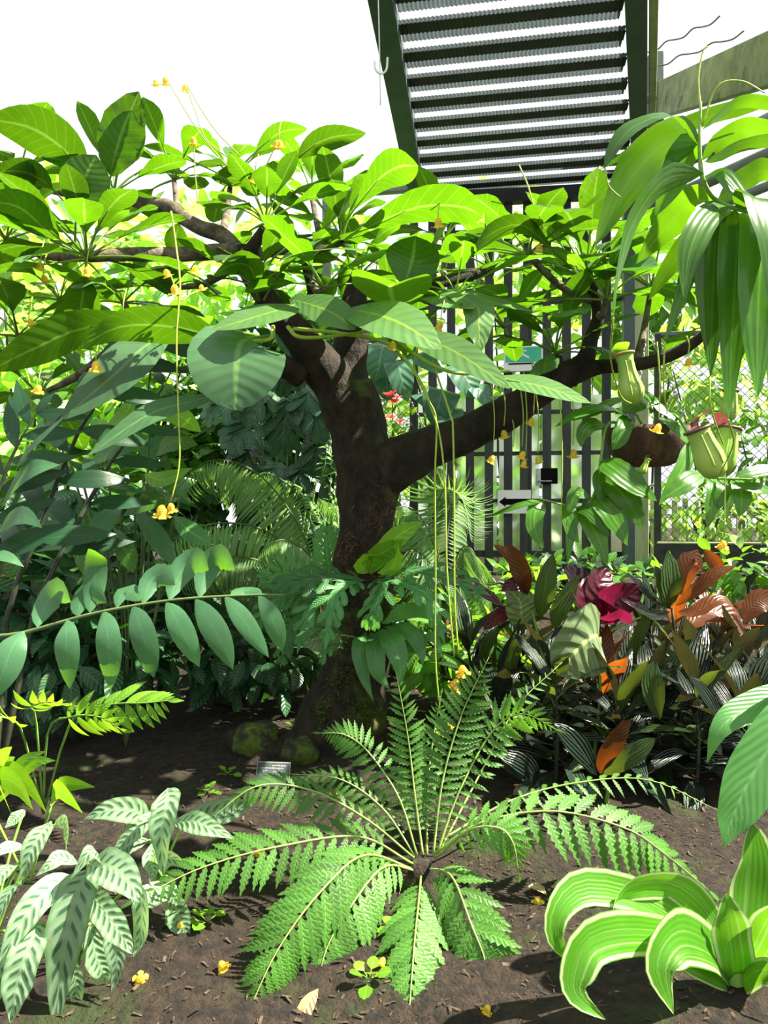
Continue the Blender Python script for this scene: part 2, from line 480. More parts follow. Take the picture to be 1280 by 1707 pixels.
def blade_geo(pts, w, N0, shape='obov', pet=0.0, pr=0.004, nseg=12, fold=0.15, curl=0.1, wave=0.0, wf=4.0, twist=0.0, roll=0.0, us=US5, jag=0.0, rnd=None):
    c = catmull(pts, nseg * 2)
    f = SHAPES[shape]
    N = V(N0).normalized()
    vs, fs, uv = [], [], []
    npet = int(round(pet * nseg * 2))
    m = len(us)
    tot = nseg * 2
    st = list(range(npet, tot + 1, 2))
    if st[-1] != tot:
        st.append(tot)
    fr = []
    NN = N
    for i in range(tot + 1):
        T = (c[min(i + 1, tot)] - c[max(i - 1, 0)]).normalized()
        S = T.cross(NN)
        if S.length < 1e-4:
            S = T.orthogonal()
        S.normalize()
        NN = S.cross(T).normalized()
        fr.append((T, S, NN))
    ph = (rnd or R).random() * 6.28
    for q, i in enumerate(st):
        t = (i - npet) / max(1, tot - npet)
        T, S, Nn = fr[i]
        a = roll + twist * t
        if a:
            S2 = S * math.cos(a) + Nn * math.sin(a)
            Nn = Nn * math.cos(a) - S * math.sin(a)
            S = S2
        ww = f(min(max(t, 0.0), 1.0)) * w * 0.5
        ww = max(ww, 0.0006)
        for u in us:
            hgt = fold * abs(u) * ww - curl * u * u * ww
            ex = u
            if wave:
                hgt += wave * w * abs(u) * math.sin(wf * 2 * PI * t + ph + (1.3 if u > 0 else 0))
            if jag and abs(u) > 0.9:
                ex = u * (1 - jag * (q % 2))
            vs.append(c[i] + S * (ex * ww) + Nn * hgt)
            uv.append((0.5 + 0.5 * u, t))
    for q in range(len(st) - 1):
        for k in range(m - 1):
            a = q * m + k
            fs.append((a, a + 1, a + m + 1, a + m))
    g = (vs, fs, uv)
    if npet >= 2:
        tp = [c[0], c[npet // 2], c[npet], c[min(tot, npet + (tot - npet) // 3)]]
        tg = tube_geo(tp, [pr * 1.25, pr, pr * 0.8, pr * 0.3], sides=5, nseg=6, cap=False)
        g = joined([g, (tg[0], tg[1], [(0.5, 0.5)] * len(tg[0]))])
    return g


def blade(parent, pts, w, N0, mat, name='leaf', **kw):
    vs, fs, uv = blade_geo(pts, w, N0, **kw)
    o0 = V(pts[0])
    return link(name, mesh(name, rel(vs, o0), fs, mat, uv), parent, o0)


def facing(a):
    """leaf normal: 0 = straight up, 90 = towards the viewer's side of the bed, -90 = away"""
    a = math.radians(a)
    return V((0, -math.sin(a), math.cos(a)))


def pblade(parent, px, w, mat, a=50, name='leaf', side=0.0, **kw):
    """leaf along points given as (x, y, depth); w in the same pixels"""
    pts = [P(*p) for p in px]
    dm = sum(p[2] for p in px) / len(px)
    N = facing(a) + V((side, 0, 0))
    return blade(parent, pts, w / FPX * dm, N, mat, name, **kw)


def proto(name, L, W, droop, mat, shape, pet=0.0, lift=0.0, **kw):
    """leaf mesh along +x with normal +z that rises then bends down"""
    pts = []
    n = 5
    for i in range(n):
        t = i / (n - 1)
        ang = lift - droop * t
        if i == 0:
            p = V((0, 0, 0))
        else:
            p = pts[-1] + V((math.cos(ang), 0, math.sin(ang))) * (L / (n - 1))
        pts.append(p)
    vs, fs, uv = blade_geo(pts, W, V((0, 0, 1)), shape=shape, pet=pet, **kw)
    return mesh(name, vs, fs, mat, uv)


def rdir(az, el):
    return V((math.cos(az) * math.cos(el), math.sin(az) * math.cos(el), math.sin(el)))


def rosette(parent, c, protos, n, s=1.0, el0=80, el1=0, axis=V((0, 0, 1)), az0=None, name='leaf', spread=1.0):
    az0 = R.random() * 6.28 if az0 is None else az0
    q = V((0, 0, 1)).rotation_difference(axis.normalized())
    for i in range(n):
        az = az0 + i * 2.39996 + R.uniform(-0.2, 0.2)
        el = math.radians(el0 + (el1 - el0) * (i + 0.5) / n + R.uniform(-9, 9))
        d = q @ rdir(az, el)
        up = q @ rdir(az, el + PI / 2)
        up = (up + V((R.uniform(-.25, .25), R.uniform(-.25, .25), 0))).normalized()
        sc_ = s * R.uniform(0.8, 1.12) * (0.62 + 0.38 * min(1, (i + 2) / (n * 0.6)))
        place(name, R.choice(protos), parent, c + d * 0.008, d, up, sc_)


def xform(geo, pos, x, z, s, sy=None):
    X = x.normalized()
    Y = z.cross(X).normalized()
    Z = X.cross(Y)
    sy = sy or s
    return ([pos + X * (v.x * s) + Y * (v.y * sy) + Z * (v.z * s) for v in geo[0]], geo[1], geo[2])


def pinnate(parent, pts, n, plen, gpin, mpin, rmat, rr=0.005, N0=V((0, 0, 1)), ang=70, droop=15, start=0.12, taper=None, separate=True, name='frond', pname='leaflet', width=1.0, jit=6, alt=False, tipleaf=True, sides=(-1, 1), lmat=None):
    """rachis tube with leaflets on both sides; returns the frond object"""
    m = n * 2 + 6
    c = catmull(pts, m)
    taper = taper or (lambda t: min(1, 0.45 + t * 3) * (1 - t) ** 0.6 + 0.05)
    NN = V(N0).normalized()
    L = sum((c[i + 1] - c[i]).length for i in range(m))
    o0 = V(pts[0])
    rg = tube_geo(pts, [rr, rr * 0.8, rr * 0.25], sides=5, nseg=m // 2)
    extra = []
    jobs = []
    for i in range(m + 1):
        T = (c[min(i + 1, m)] - c[max(i - 1, 0)]).normalized()
        S = T.cross(NN)
        if S.length < 1e-4:
            S = T.orthogonal()
        S.normalize()
        NN = S.cross(T).normalized()
        t = i / m
        if t < start or i % 2 and not alt:
            continue
        for sgn in sides:
            if alt and ((i % 2 == 0) != (sgn > 0)):
                continue
            a = math.radians(ang + R.uniform(-jit, jit)) * (1 - 0.35 * t)
            d = T * math.cos(a) + S * (sgn * math.sin(a)) - V((0, 0, 1)) * math.sin(math.radians(droop + R.uniform(-jit, jit)))
            k = plen * taper((t - start) / (1 - start)) * R.uniform(0.92, 1.06)
            if k < 0.004:
                continue
            jobs.append((c[i], d, NN + T * 0.12, k))
    if tipleaf:
        jobs.append((c[m], (c[m] - c[m - 1]), NN, plen * 0.4))
    if separate:
        fr = link(name, mesh(name, rel(rg[0], o0), rg[1], rmat, rg[2]), parent, o0)
        for p, d, z, k in jobs:
            place(pname, mpin, fr, p, d, z, k, k * width)
    else:
        gs = [xform(gpin, p, d, z, k, k * width) for p, d, z, k in jobs]
        g = joined(gs)
        fr = link(name, mesh(name, rel(rg[0], o0), rg[1], rmat, rg[2]), parent, o0)
        lf = link('leaflets', mesh('leaflets', rel(g[0], o0), g[1], lmat, g[2]), fr, o0, 'stuff')
    return fr


def unit_geo(W, droop, shape, **kw):
    pts = []
    n = 4
    for i in range(n):
        ang = -droop * i / (n - 1)
        pts.append(V((0, 0, 0)) if i == 0 else pts[-1] + V((math.cos(ang), 0, math.sin(ang))) / (n - 1))
    return blade_geo(pts, W, V((0, 0, 1)), shape=shape, **kw)


def unit_mesh(name, mat, g):
    return mesh(name, g[0], g[1], mat, g[2])


def lobed_geo(pts, N0, n, llen, lwid, core, ang=58, tipdroop=0.25, prof=None, pet=0.0, pr=0.004):
    """pinnately cut leaf: core strip and lobes grown from the midrib"""
    m = n + 1
    c = catmull(pts, m * 2)
    prof = prof or (lambda t: math.sin(PI * (0.12 + 0.8 * t)) ** 0.8)
    np_ = int(pet * m * 2)
    cp = c[np_:]
    core_g = blade_geo([cp[0], cp[len(cp) // 3], cp[2 * len(cp) // 3], cp[-1]], core, N0, shape='paddle', nseg=10, fold=0.2)
    gs = [core_g]
    NN = V(N0).normalized()
    for i in range(len(cp)):
        T = (cp[min(i + 1, len(cp) - 1)] - cp[max(i - 1, 0)]).normalized()
        S = T.cross(NN).normalized()
        NN = S.cross(T).normalized()
        if i % 2 == 0 or i == len(cp) - 1:
            continue
        t = i / (len(cp) - 1)
        for sgn in (-1, 1):
            a = math.radians(ang) * (1 - 0.55 * t)
            d = T * math.cos(a) + S * sgn * math.sin(a)
            k = llen * prof(t) * R.uniform(0.85, 1.1)
            p0 = cp[i]
            pp = [p0, p0 + d * k * 0.5 + NN * 0.02 * k, p0 + d * k * 0.85 - NN * tipdroop * k * 0.3, p0 + d * k - NN * tipdroop * k * 0.6 + T * 0.1 * k]
            gs.append(blade_geo(pp, lwid * (0.7 + 0.3 * prof(t)), NN, shape='paddle', nseg=6, fold=0.1, us=US3, wave=0.06, wf=2))
    gs.append(blade_geo([cp[-2], cp[-1], cp[-1] + (cp[-1] - cp[-2]) * 1.6], lwid, NN, shape='lance', nseg=5, us=US3))
    if np_:
        tg = tube_geo(c[:np_ + 1:max(1, np_ // 3)] + [c[np_]], pr, sides=5)
        gs.append((tg[0], tg[1], [(0.5, 0.5)] * len(tg[0])))
    return joined(gs)


def lobed(parent, pts, N0, mat, name='leaf', **kw):
    g = lobed_geo(pts, N0, **kw)
    o0 = V(pts[0])
    return link(name, mesh(name, rel(g[0], o0), g[1], mat, g[2]), parent, o0)


# ================================================================== SETTING
# ---- ground
def build_ground():
    xs = [-14, -9, -6, -4.5, -3.5] + [-3 + i * 0.06 for i in range(101)] + [3.5, 4.5, 6, 9, 14]
    ys = [-6, -3, -1, 0, 0.5] + [0.8 + i * 0.06 for i in range(85)] + [6.1, 6.6, 7.5, 9, 12, 16, 24]
    vs = [V((x, y, gz(x, y) + 0.010 * noise.noise(V((x * 19, y * 19, 0))))) for y in ys for x in xs]
    nx = len(xs)
    fs = [(j * nx + i, j * nx + i + 1, (j + 1) * nx + i + 1, (j + 1) * nx + i) for j in range(len(ys) - 1) for i in range(nx - 1)]
    o = link('ground', mesh('ground', vs, fs, 'soil', [(0.5, 0.5)] * len(vs)), None, None, 'structure')
    o['label'] = 'dark brown soil of the planting bed with patches of moss'


build_ground()

# ---- directions of the slatted shelter (turned about 9 degrees to the view)
TH = math.radians(9.3)
RX = V((math.cos(TH), -math.sin(TH), 0))      # along the fence, to the right
RY = V((math.sin(TH), math.cos(TH), 0))       # away from the viewer
UP = V((0, 0, 1))
FO = V((1.19, 6.4, 0))                        # a point on the fence line


def fence_pt(px, z, off=0.0):
    """point on the fence plane under picture column px"""
    k = (px - 640) / FPX
    n = RY
    d0 = (FO - RY * off).dot(n)
    y = d0 / (n.x * k + n.y)
    return V((k * y, y, z))


ZR = CZ + 2.88
# ---- slatted roof
roof = link('ceiling', None, None, P(860, 0, 4.2), 'structure')
roof['label'] = 'flat roof of grey corrugated strips with open gaps between them'
LA, LB = V((-0.03, 3.3, ZR)), V((0.375, 6.45, ZR))
RA, RB = V((1.10, 3.3, ZR)), V((2.19, 6.25, ZR))


def strip_geo(y0, w, z, corr, tilt):
    """corrugated sheet strip between the two rafters starting at left-hand depth y0"""
    def xl(y):
        return LA.x + (LB.x - LA.x) * (y - LA.y) / (LB.y - LA.y)

    a = V((xl(y0), y0, z))
    # run along RX until the right-hand rafter line
    dr = RB - RA
    den = RX.x * dr.y - RX.y * dr.x
    s = ((RA.x - a.x) * dr.y - (RA.y - a.y) * dr.x) / den
    n = max(4, int(s / 0.0125))
    vs, fs = [], []
    for i in range(n + 1):
        p = a + RX * (s * i / n)
        h = corr * (1 if i % 2 else -1)
        e = 0.009 * (1 if i % 2 else -1)
        vs += [p + V((0, 0, h)) + RY * e, p + RY * (w + e) + V((0, 0, h + tilt)), ]
    for i in range(n):
        fs.append((2 * i, 2 * i + 2, 2 * i + 3, 2 * i + 1))
    return (vs, fs, [(0.5, 0.5)] * len(vs)), a, s


y = 3.42
k = 0
while y < 6.35:
    g, a, s = strip_geo(y, 0.20, ZR + 0.035, 0.0025, 0.0)
    o = link('roof_slat', mesh('roof_slat', rel(g[0], a), g[1], 'louvre', g[2], False), roof, a)
    g, a, s = strip_geo(y - 0.02, 0.095, ZR - 0.005, 0.0025, 0.0)
    o = link('roof_batten', mesh('roof_batten', rel(g[0], a), g[1], 'batten', g[2], False), roof, a)
    y += 0.262
    k += 1


def beam(name, a, b, w, h, mat, parent=None, bev=0.006):
    a, b = V(a), V(b)
    X = (b - a).normalized()
    Y = UP.cross(X).normalized()
    Z = X.cross(Y)
    return box(name, (a + b) / 2, (b - a).length / 2, w / 2, h / 2, mat, parent, X, Y, Z, bev)


beam('rafter', LA - RX * 0.07 + (LA - LB) * 0.2 + UP * 0.02, LB - RX * 0.07 + UP * 0.02, 0.14, 0.16, 'steel', roof)
beam('rafter', RA + RX * 0.06 + (RA - RB) * 0.2 + UP * 0.02, RB + RX * 0.06 + UP * 0.02, 0.12, 0.16, 'steel', roof)
beam('rafter_edge', RA + RX * 0.155 + (RA - RB) * 0.2 + UP * 0.02, RB + RX * 0.155 + UP * 0.02, 0.05, 0.14, 'postpale', roof)
beam('eaves_beam', LB - RX * 0.1 + UP * -0.05, RB + RX * 0.2 - UP * 0.05, 0.10, 0.12, 'batten', roof)
# eave of the glasshouse seen low on the sky at the left of the rafter
ge = beam('trim_1', LB + UP * 0.10, LB - RX * 0.95 + UP * 0.10, 0.07, 0.12, 'pipe')
beam('support', LB - RX * 0.92 + UP * 0.04, LB - RX * 0.9201 - UP * (ZR - 0.4), 0.07, 0.07, 'pipe', ge)
ge['kind'] = 'structure'
ge['label'] = 'grey beam end reaching left from the slatted roof low against the sky'

# ---- mossy rafter and pipes at upper right
b = beam('trim_2', P(1098, 168, 6.0), P(1330, 82, 3.6), 0.09, 0.27, 'mosswood')
b['kind'] = 'structure'
b['label'] = 'mossy weathered timber beam sloping up to the right'
sb_ = box('bracket', P(1092, 150, 5.95), 0.055, 0.05, 0.30, 'steel', None, bev=0.006)
tag(sb_, 'dark green steel bracket bolted where the mossy beam meets the post', 'bracket')
bolt = link('bolt', mesh('bolt', *[g for g in lathe_geo([(0.001, 0.03), (0.03, 0.028), (0.042, 0.01), (0.045, 0)], 12, V((0, 0, 0)), V((0, -1, 0)))[:2]], 'pipe', None), sb_, P(1083, 165, 5.86))
for i, (x0, y0, x1, y1, r, dd) in enumerate([(1080, 300, 1330, 175, 0.05, 5.7), (1085, 345, 1330, 235, 0.045, 5.4), (1090, 385, 1330, 290, 0.03, 5.0)]):
    o = tube('pipe', [P(x0, y0, dd), P((x0 + x1) / 2, (y0 + y1) / 2, dd - 0.5), P(x1, y1, dd - 1.0)], r, 'pipe', None, sides=12, nseg=4)
    tag(o, ['thick grey pipe running behind the pitcher plant, topmost of three', 'grey pipe running behind the pitcher plant, middle of three', 'thin grey pipe behind the pitcher plant leaves, lowest of three'][i], 'pipe', 'pipes behind the pitcher plant')
for i, (x0, y0, x1, y1) in enumerate([(1080, 87, 1200, 30), (1095, 110, 1240, 55)]):
    pts = [P(x0 + (x1 - x0) * t, y0 + (y1 - y0) * t + 4 * math.sin(t * 17), 5.6 - 0.8 * t) for t in [j / 8 for j in range(9)]]
    o = tube('wire', pts, 0.006, 'wire', None, sides=5)
    tag(o, ['upper twisted wire tied to the bracket against the sky', 'lower twisted wire tied to the bracket above the mossy beam'][i], 'wire', 'wires tied to the bracket')

# ---- main post
pz0, pz1 = 0.40, ZR - 0.05
pc = fence_pt(1064, 0, 0.12)
post = thing('post', 'tall pale mossy post with dark green steel face at the fence corner', 'post', V((pc.x, pc.y, pz0)))
box('steel_face', V((pc.x - 0.085, pc.y, (pz0 + pz1) / 2)), 0.045, 0.06, (pz1 - pz0) / 2, 'steel', post, RX, RY, UP, 0.004)
box('timber', V((pc.x + 0.022, pc.y + 0.02, (pz0 + pz1) / 2)), 0.062, 0.05, (pz1 - pz0) / 2, 'postpale', post, RX, RY, UP, 0.006)

# ---- slatted fence with a gate
fence = thing('slat_fence', 'tall dark fence of narrow upright slats under the slatted roof', 'fence', fence_pt(860, 0.4))
p0 = fence_pt(690, 0)
pe = fence_pt(1050, 0)
run = (pe - p0).length
ns = int(run / 0.171)
zf0, zf1 = 0.42, 3.84
slm = None
for i in range(ns + 1):
    q = p0 + RX * (0.171 * i)
    vs, fs, uv = box_geo(V((0, 0, 0)), 0.038, 0.012, (zf1 - zf0) / 2, RX, RY, UP)
    if slm is None:
        slm = mesh('slat', vs, fs, 'slat', uv, False)
    link('slat', slm, fence, V((q.x, q.y, (zf0 + zf1) / 2)))
for z, hh in ((1.90, 0.018), (1.53, 0.018), (1.10, 0.02), (0.62, 0.03), (2.9, 0.03), (3.55, 0.03)):
    a, b2 = fence_pt(690, z, -0.03), fence_pt(1050, z, -0.03)
    beam('rail', a, b2, 0.03, hh * 2, 'slat', fence, 0)
fm = bpy.data.materials.new('frosted panel')
fm.use_nodes = True
fb = fm.node_tree.nodes['Principled BSDF']
fb.inputs['Base Color'].default_value = (0.80, 0.88, 0.70, 1)
fb.inputs['Transmission Weight'].default_value = 0.9
fb.inputs['Roughness'].default_value = 0.35
fb.inputs['IOR'].default_value = 1.08
M['frost'] = fm
for i in range(5):
    q = p0 + RX * (run * (i + 0.5) / 5) + RY * 0.06
    box('frosted_pane', V((q.x, q.y, 1.25)), run / 10 - 0.01, 0.004, 0.80, 'frost', fence, RX, RY, UP)
gate_x = fence_pt(872, 0)
gate = thing('gate', 'narrow gate stile with a steel lever lock in the dark slat fence', 'gate', V((gate_x.x, gate_x.y, 0.42)))
gx = fence_pt(873, 1.3, 0.03)
box('stile', V((gx.x, gx.y, 1.55)), 0.035, 0.02, 1.13, 'slat', gate, RX, RY, UP, 0.003)
hx = fence_pt(897, 1.0, 0.05)
box('lock_plate', V((hx.x, hx.y, CZ + (853 - 795) / FPX * hx.y)), 0.022, 0.008, 0.075, 'chain', gate, RX, RY, UP, 0.004)
bx_ = fence_pt(915, 1.0, 0.03)
box('lock_case', V((bx_.x, bx_.y, CZ + (853 - 793) / FPX * hx.y)), 0.075, 0.02, 0.07, 'black', gate, RX, RY, UP, 0.006)
hz = CZ + (853 - 802) / FPX * hx.y
h0 = V((hx.x, hx.y - 0.02, hz))
tube('lever', [h0, h0 - RY * 0.03 + RX * 0.01, h0 - RY * 0.035 + RX * 0.06, h0 - RY * 0.03 + RX * 0.11], 0.009, 'chain', gate, sides=6)

# ---- signs
sp = fence_pt(857, 0, 0.06)
sz = CZ + (853 - 836) / FPX * sp.y
sign = thing('arrow_sign', 'white sign with a black arrow pointing left on the fence', 'sign', V((sp.x, sp.y, sz)))
box('board', V((sp.x, sp.y, sz)), 0.147, 0.004, 0.105, 'white', sign, RX, RY, UP, 0.001)
sgv = [(-0.135, 0), (-0.075, 0.046), (-0.075, 0.027), (0.146, 0.027), (0.146, -0.027), (-0.075, -0.027), (-0.075, -0.046)]
ap = V((sp.x, sp.y, sz + 0.0)) - RY * 0.006
link('arrow', mesh('arrow', [RX * a + UP * b for a, b in sgv] + [RX * a + UP * b + RY * 0.0015 for a, b in sgv], [tuple(range(7)), tuple(range(13, 6, -1))] + [(i, (i + 1) % 7, 7 + (i + 1) % 7, 7 + i) for i in range(7)], 'black', None, False), sign, ap)
sp = fence_pt(872, 0, 0.10)
sz = CZ + (853 - 598) / FPX * sp.y
ex = thing('exit_sign', 'green and white running figure exit sign half hidden by tree leaves', 'sign', V((sp.x, sp.y, sz)))
box('frame', V((sp.x, sp.y, sz)), 0.17, 0.02, 0.11, 'white', ex, RX, RY, UP, 0.003)
fc = V((sp.x, sp.y, sz)) - RY * 0.022
box('green_panel', fc + UP * 0.035, 0.155, 0.002, 0.065, 'exit', ex, RX, RY, UP)
ff = fc - RY * 0.004
figs = [box_geo(UP * 0.06 + RX * -0.02, 0.013, 0.001, 0.013, RX, RY, UP)]
for (x0, z0, x1, z1, w_) in [(-0.02, 0.045, -0.005, 0.005, 0.012), (-0.005, 0.005, -0.045, -0.02, 0.008), (-0.005, 0.005, 0.03, -0.012, 0.008), (0.03, -0.012, 0.05, -0.025, 0.007), (-0.02, 0.04, -0.06, 0.02, 0.006), (-0.015, 0.04, 0.03, 0.035, 0.006)]:
    A = RX * x0 + UP * z0
    B = RX * x1 + UP * z1
    dx = (B - A).normalized()
    figs.append(box_geo((A + B) / 2, (B - A).length / 2, 0.001, w_, dx, RY, dx.cross(RY)))
g = joined(figs)
link('running_figure', mesh('running_figure', g[0], g[1], 'white', g[2], False), ex, ff + UP * 0.03)
box('line', fc - UP * 0.045 - RX * 0.02 - RY * 0.003, 0.11, 0.001, 0.006, 'black', ex, RX, RY, UP)

# ---- chain-link fence, right of the post and at the left behind the trunk
def chainlink(pxa, pxb, z0, z1, label, off=0.0, cell=0.075):
    a, b_ = fence_pt(pxa, 0, off), fence_pt(pxb, 0, off)
    th = thing('chain_link_fence', label, 'fence', V((a.x, a.y, z0)))
    Lx = (b_ - a).length
    H = z1 - z0
    gs = []
    n = int((Lx + H) / cell)
    for i in range(n):
        for sgn in (1, -1):
            s0 = i * cell - (H if sgn > 0 else 0)
            # wire from (s0, 0) to (s0 + H, H), clipped to the panel
            t0, t1 = 0.0, H
            if sgn > 0:
                t0 = max(t0, -s0)
                t1 = min(t1, Lx - s0)
                f = lambda t: a + RX * (s0 + t) + UP * (z0 + t)
            else:
                t0 = max(t0, s0 - Lx)
                t1 = min(t1, s0)
                f = lambda t: a + RX * (s0 - t) + UP * (z0 + t)
            if t1 - t0 < 0.02:
                continue
            gs.append(tube_geo([f(t0), f(t1)], 0.0030, sides=3, nseg=1, cap=False))
    g = joined(gs)
    o0 = V((a.x, a.y, z0))
    link('wire_mesh', mesh('wire_mesh', rel(g[0], o0), g[1], 'wire', g[2]), th, o0, 'stuff')
    A, B = V((a.x, a.y, z0)), V((b_.x, b_.y, z0))
    beam('bottom_rail', A, B, 0.05, 0.06, 'kerb', th)
    beam('top_rail', A + UP * H, B + UP * H, 0.04, 0.04, 'wire', th)
    box('upright', V((a.x, a.y, z0 + H / 2)) + RX * 0.02, 0.025, 0.025, H / 2, 'kerb', th, RX, RY, UP)
    box('upright', V((b_.x, b_.y, z0 + H / 2)), 0.025, 0.025, H / 2, 'kerb', th, RX, RY, UP)
    return th


chainlink(1092, 1420, 0.72, 2.55, 'chain-link fence panel in a dark frame beside the pale post')
chainlink(560, 688, 0.6, 2.6, 'chain-link fence panel behind the trunk and hanging red flowers')
a, b_ = fence_pt(1092, 0.60, 0.05), fence_pt(1460, 0.60, 0.05)
kb = beam('kerb', a, b_, 0.12, 0.22, 'kerb')
kb['kind'] = 'structure'
kb['label'] = 'low dark kerb under the chain-link fence'
lg = beam('ledge', fence_pt(1095, 0.735, 0.10), fence_pt(1400, 0.735, 0.10), 0.04, 0.02, 'postpale')
tag(lg, 'thin pale rail along the foot of the chain-link fence', 'rail')

# pale pickets beyond the chain-link
pk = thing('picket_fence', 'pale picket fence seen through the chain-link fence', 'fence', V((4.0, 8.6, 0.4)))
pm = None
for i in range(26):
    x = 3.0 + i * 0.13
    vs, fs, uv = box_geo(V((0, 0, 0)), 0.03, 0.012, 0.35)
    pm = pm or mesh('picket', vs, fs, 'picket', uv, False)
    link('picket', pm, pk, V((x, 8.6, 0.42 + 0.35 + 0.02 * (i % 3))))
box('rail', V((4.6, 8.62, 0.95)), 1.65, 0.012, 0.025, 'picket', pk)


# ================================================================== THE TREE
D = 3.0
TB = P(575, 1245, D)
tree = thing('tree', 'tree with thick mossy forked trunk and wide crown of big paddle leaves', 'tree', V((TB.x, TB.y, 0.0)))


def limb(name, js, mat='bark', sides=18, rough=0.16, rs=6.0, nseg=None):
    """js: (px, py, depth, radius in px)"""
    pts = [P(a, b, d) for a, b, d, r in js]
    rad = [r / FPX * d for a, b, d, r in js]
    return tube(name, pts, rad, mat, tree, sides=sides, rough=rough, rs=rs, nseg=nseg or (len(js) - 1) * 7)


limb('trunk', [(562, 1290, 3.0, 96), (567, 1225, 3.0, 74), (585, 1150, 3.0, 62), (597, 1080, 3.0, 55), (603, 1000, 3.0, 51), (608, 900, 3.0, 48), (613, 820, 3.0, 50), (612, 775, 3.0, 54), (600, 730, 3.0, 50), (588, 690, 3.0, 48), (575, 645, 3.0, 46)], 'barkmoss', sides=28, rough=0.22, rs=5)
limb('branch', [(585, 690, 3.0, 40), (560, 640, 2.98, 38), (525, 600, 2.92, 34), (497, 560, 2.85, 27), (462, 522, 2.8, 22), (435, 485, 2.78, 19), (412, 445, 2.78, 17), (398, 415, 2.78, 15)])
limb('branch', [(580, 670, 3.02, 38), (580, 620, 3.05, 34), (586, 575, 3.05, 30), (588, 545, 3.05, 27), (592, 500, 3.08, 20), (600, 460, 3.1, 16)])
limb('branch', [(612, 790, 3.0, 44), (660, 775, 2.98, 42), (720, 745, 2.95, 35), (800, 712, 2.92, 30), (870, 672, 2.9, 27), (925, 640, 2.88, 24), (960, 615, 2.88, 20)])
limb('branch', [(945, 630, 2.88, 22), (975, 600, 2.86, 15), (985, 565, 2.85, 12), (997, 530, 2.83, 11), (995, 500, 2.82, 11), (976, 465, 2.8, 9)])
limb('branch', [(950, 628, 2.88, 17), (1000, 612, 2.85, 13), (1060, 608, 2.8, 12), (1110, 595, 2.75, 10), (1150, 575, 2.7, 9), (1190, 545, 2.65, 7)], rough=0.2)
limb('branch', [(918, 640, 2.88, 16), (925, 615, 2.86, 15), (925, 592, 2.85, 11)])
limb('branch', [(402, 420, 2.78, 14), (360, 420, 2.75, 13), (290, 424, 2.7, 12), (210, 424, 2.6, 11), (148, 428, 2.55, 9)], 'branch')
limb('branch', [(402, 425, 2.78, 14), (370, 392, 2.8, 13), (335, 380, 2.82, 12), (300, 360, 2.85, 12), (280, 343, 2.87, 11), (240, 340, 2.9, 10), (195, 325, 2.95, 8)], 'branch')
limb('branch', [(410, 430, 2.78, 12), (428, 402, 2.75, 10), (440, 380, 2.72, 7)])
limb('branch', [(415, 432, 2.78, 11), (460, 416, 2.85, 10), (520, 415, 2.9, 10), (570, 402, 2.95, 8)], 'branch')
limb('branch', [(525, 505, 2.9, 10), (518, 470, 2.88, 9), (508, 440, 2.85, 7)])
limb('branch', [(500, 625, 2.9, 22), (450, 600, 2.8, 18), (370, 582, 2.7, 15), (280, 572, 2.65, 12), (210, 560, 2.6, 10)])
limb('branch', [(598, 520, 3.05, 14), (660, 500, 3.1, 12), (740, 470, 3.2, 10), (820, 450, 3.3, 8)])
limb('root', [(560, 1235, 3.0, 50), (500, 1250, 2.95, 34), (440, 1275, 2.85, 26), (395, 1300, 2.75, 12)], 'barkmoss', rough=0.3)
limb('root', [(600, 1240, 3.0, 40), (650, 1270, 2.95, 22), (690, 1300, 2.9, 9)], 'barkmoss', rough=0.3)

# moss tufts on the limb and the trunk, hairy roots
def tufts(name, mat, spots, n, L, wd):
    gs = []
    for i in range(n):
        c, nrm, rad = R.choice(spots)
        t = V((R.gauss(0, 1), R.gauss(0, 1), R.gauss(0, 1))) * (rad * 0.5)
        p = c + t - nrm * max(0, t.dot(nrm)) * 0.9
        d = (nrm + V((R.uniform(-.8, .8), R.uniform(-.8, .8), R.uniform(-.5, .6)))).normalized() * L * R.uniform(0.5, 1.3)
        s_ = d.cross(V((R.random(), R.random(), R.random())))
        if s_.length < 1e-6:
            continue
        s_ = s_.normalized() * wd
        gs.append(([p - s_, p + s_, p + d + s_ * 0.3], [(0, 1, 2)], [(0.5, 0.5)] * 3))
    g = joined(gs)
    o0 = V(spots[0][0])
    return link(name, mesh(name, rel(g[0], o0), g[1], mat, g[2]), tree, o0, 'stuff')


up_ = V((0, -0.25, 1)).normalized()
tufts('limb_moss', 'moss', [(P(x, y, 2.93), up_, 0.035) for x, y in ((700, 735), (720, 724), (740, 720), (760, 716), (685, 744), (745, 712), (770, 712))], 900, 0.010, 0.003)
tufts('trunk_moss', 'moss', [(P(x, y, 2.86), V((0.35, -0.9, 0.1)).normalized(), 0.05) for x, y in ((625, 1020), (630, 1040), (620, 1070), (635, 990), (610, 1110), (570, 1150), (560, 1180), (600, 1170), (545, 1190), (590, 1130), (640, 1010), (640, 1050), (580, 1200), (610, 1190))], 4200, 0.016, 0.003)
tufts('trunk_root_hairs', 'fibre', [(P(x, y, 2.885), V((0.2, -0.9, -0.35)).normalized(), 0.06) for x, y in ((590, 910), (600, 930), (590, 960), (570, 990), (640, 830), (600, 1150), (560, 1165), (610, 1140), (620, 870), (580, 940), (620, 950), (640, 860))], 900, 0.05, 0.0012)

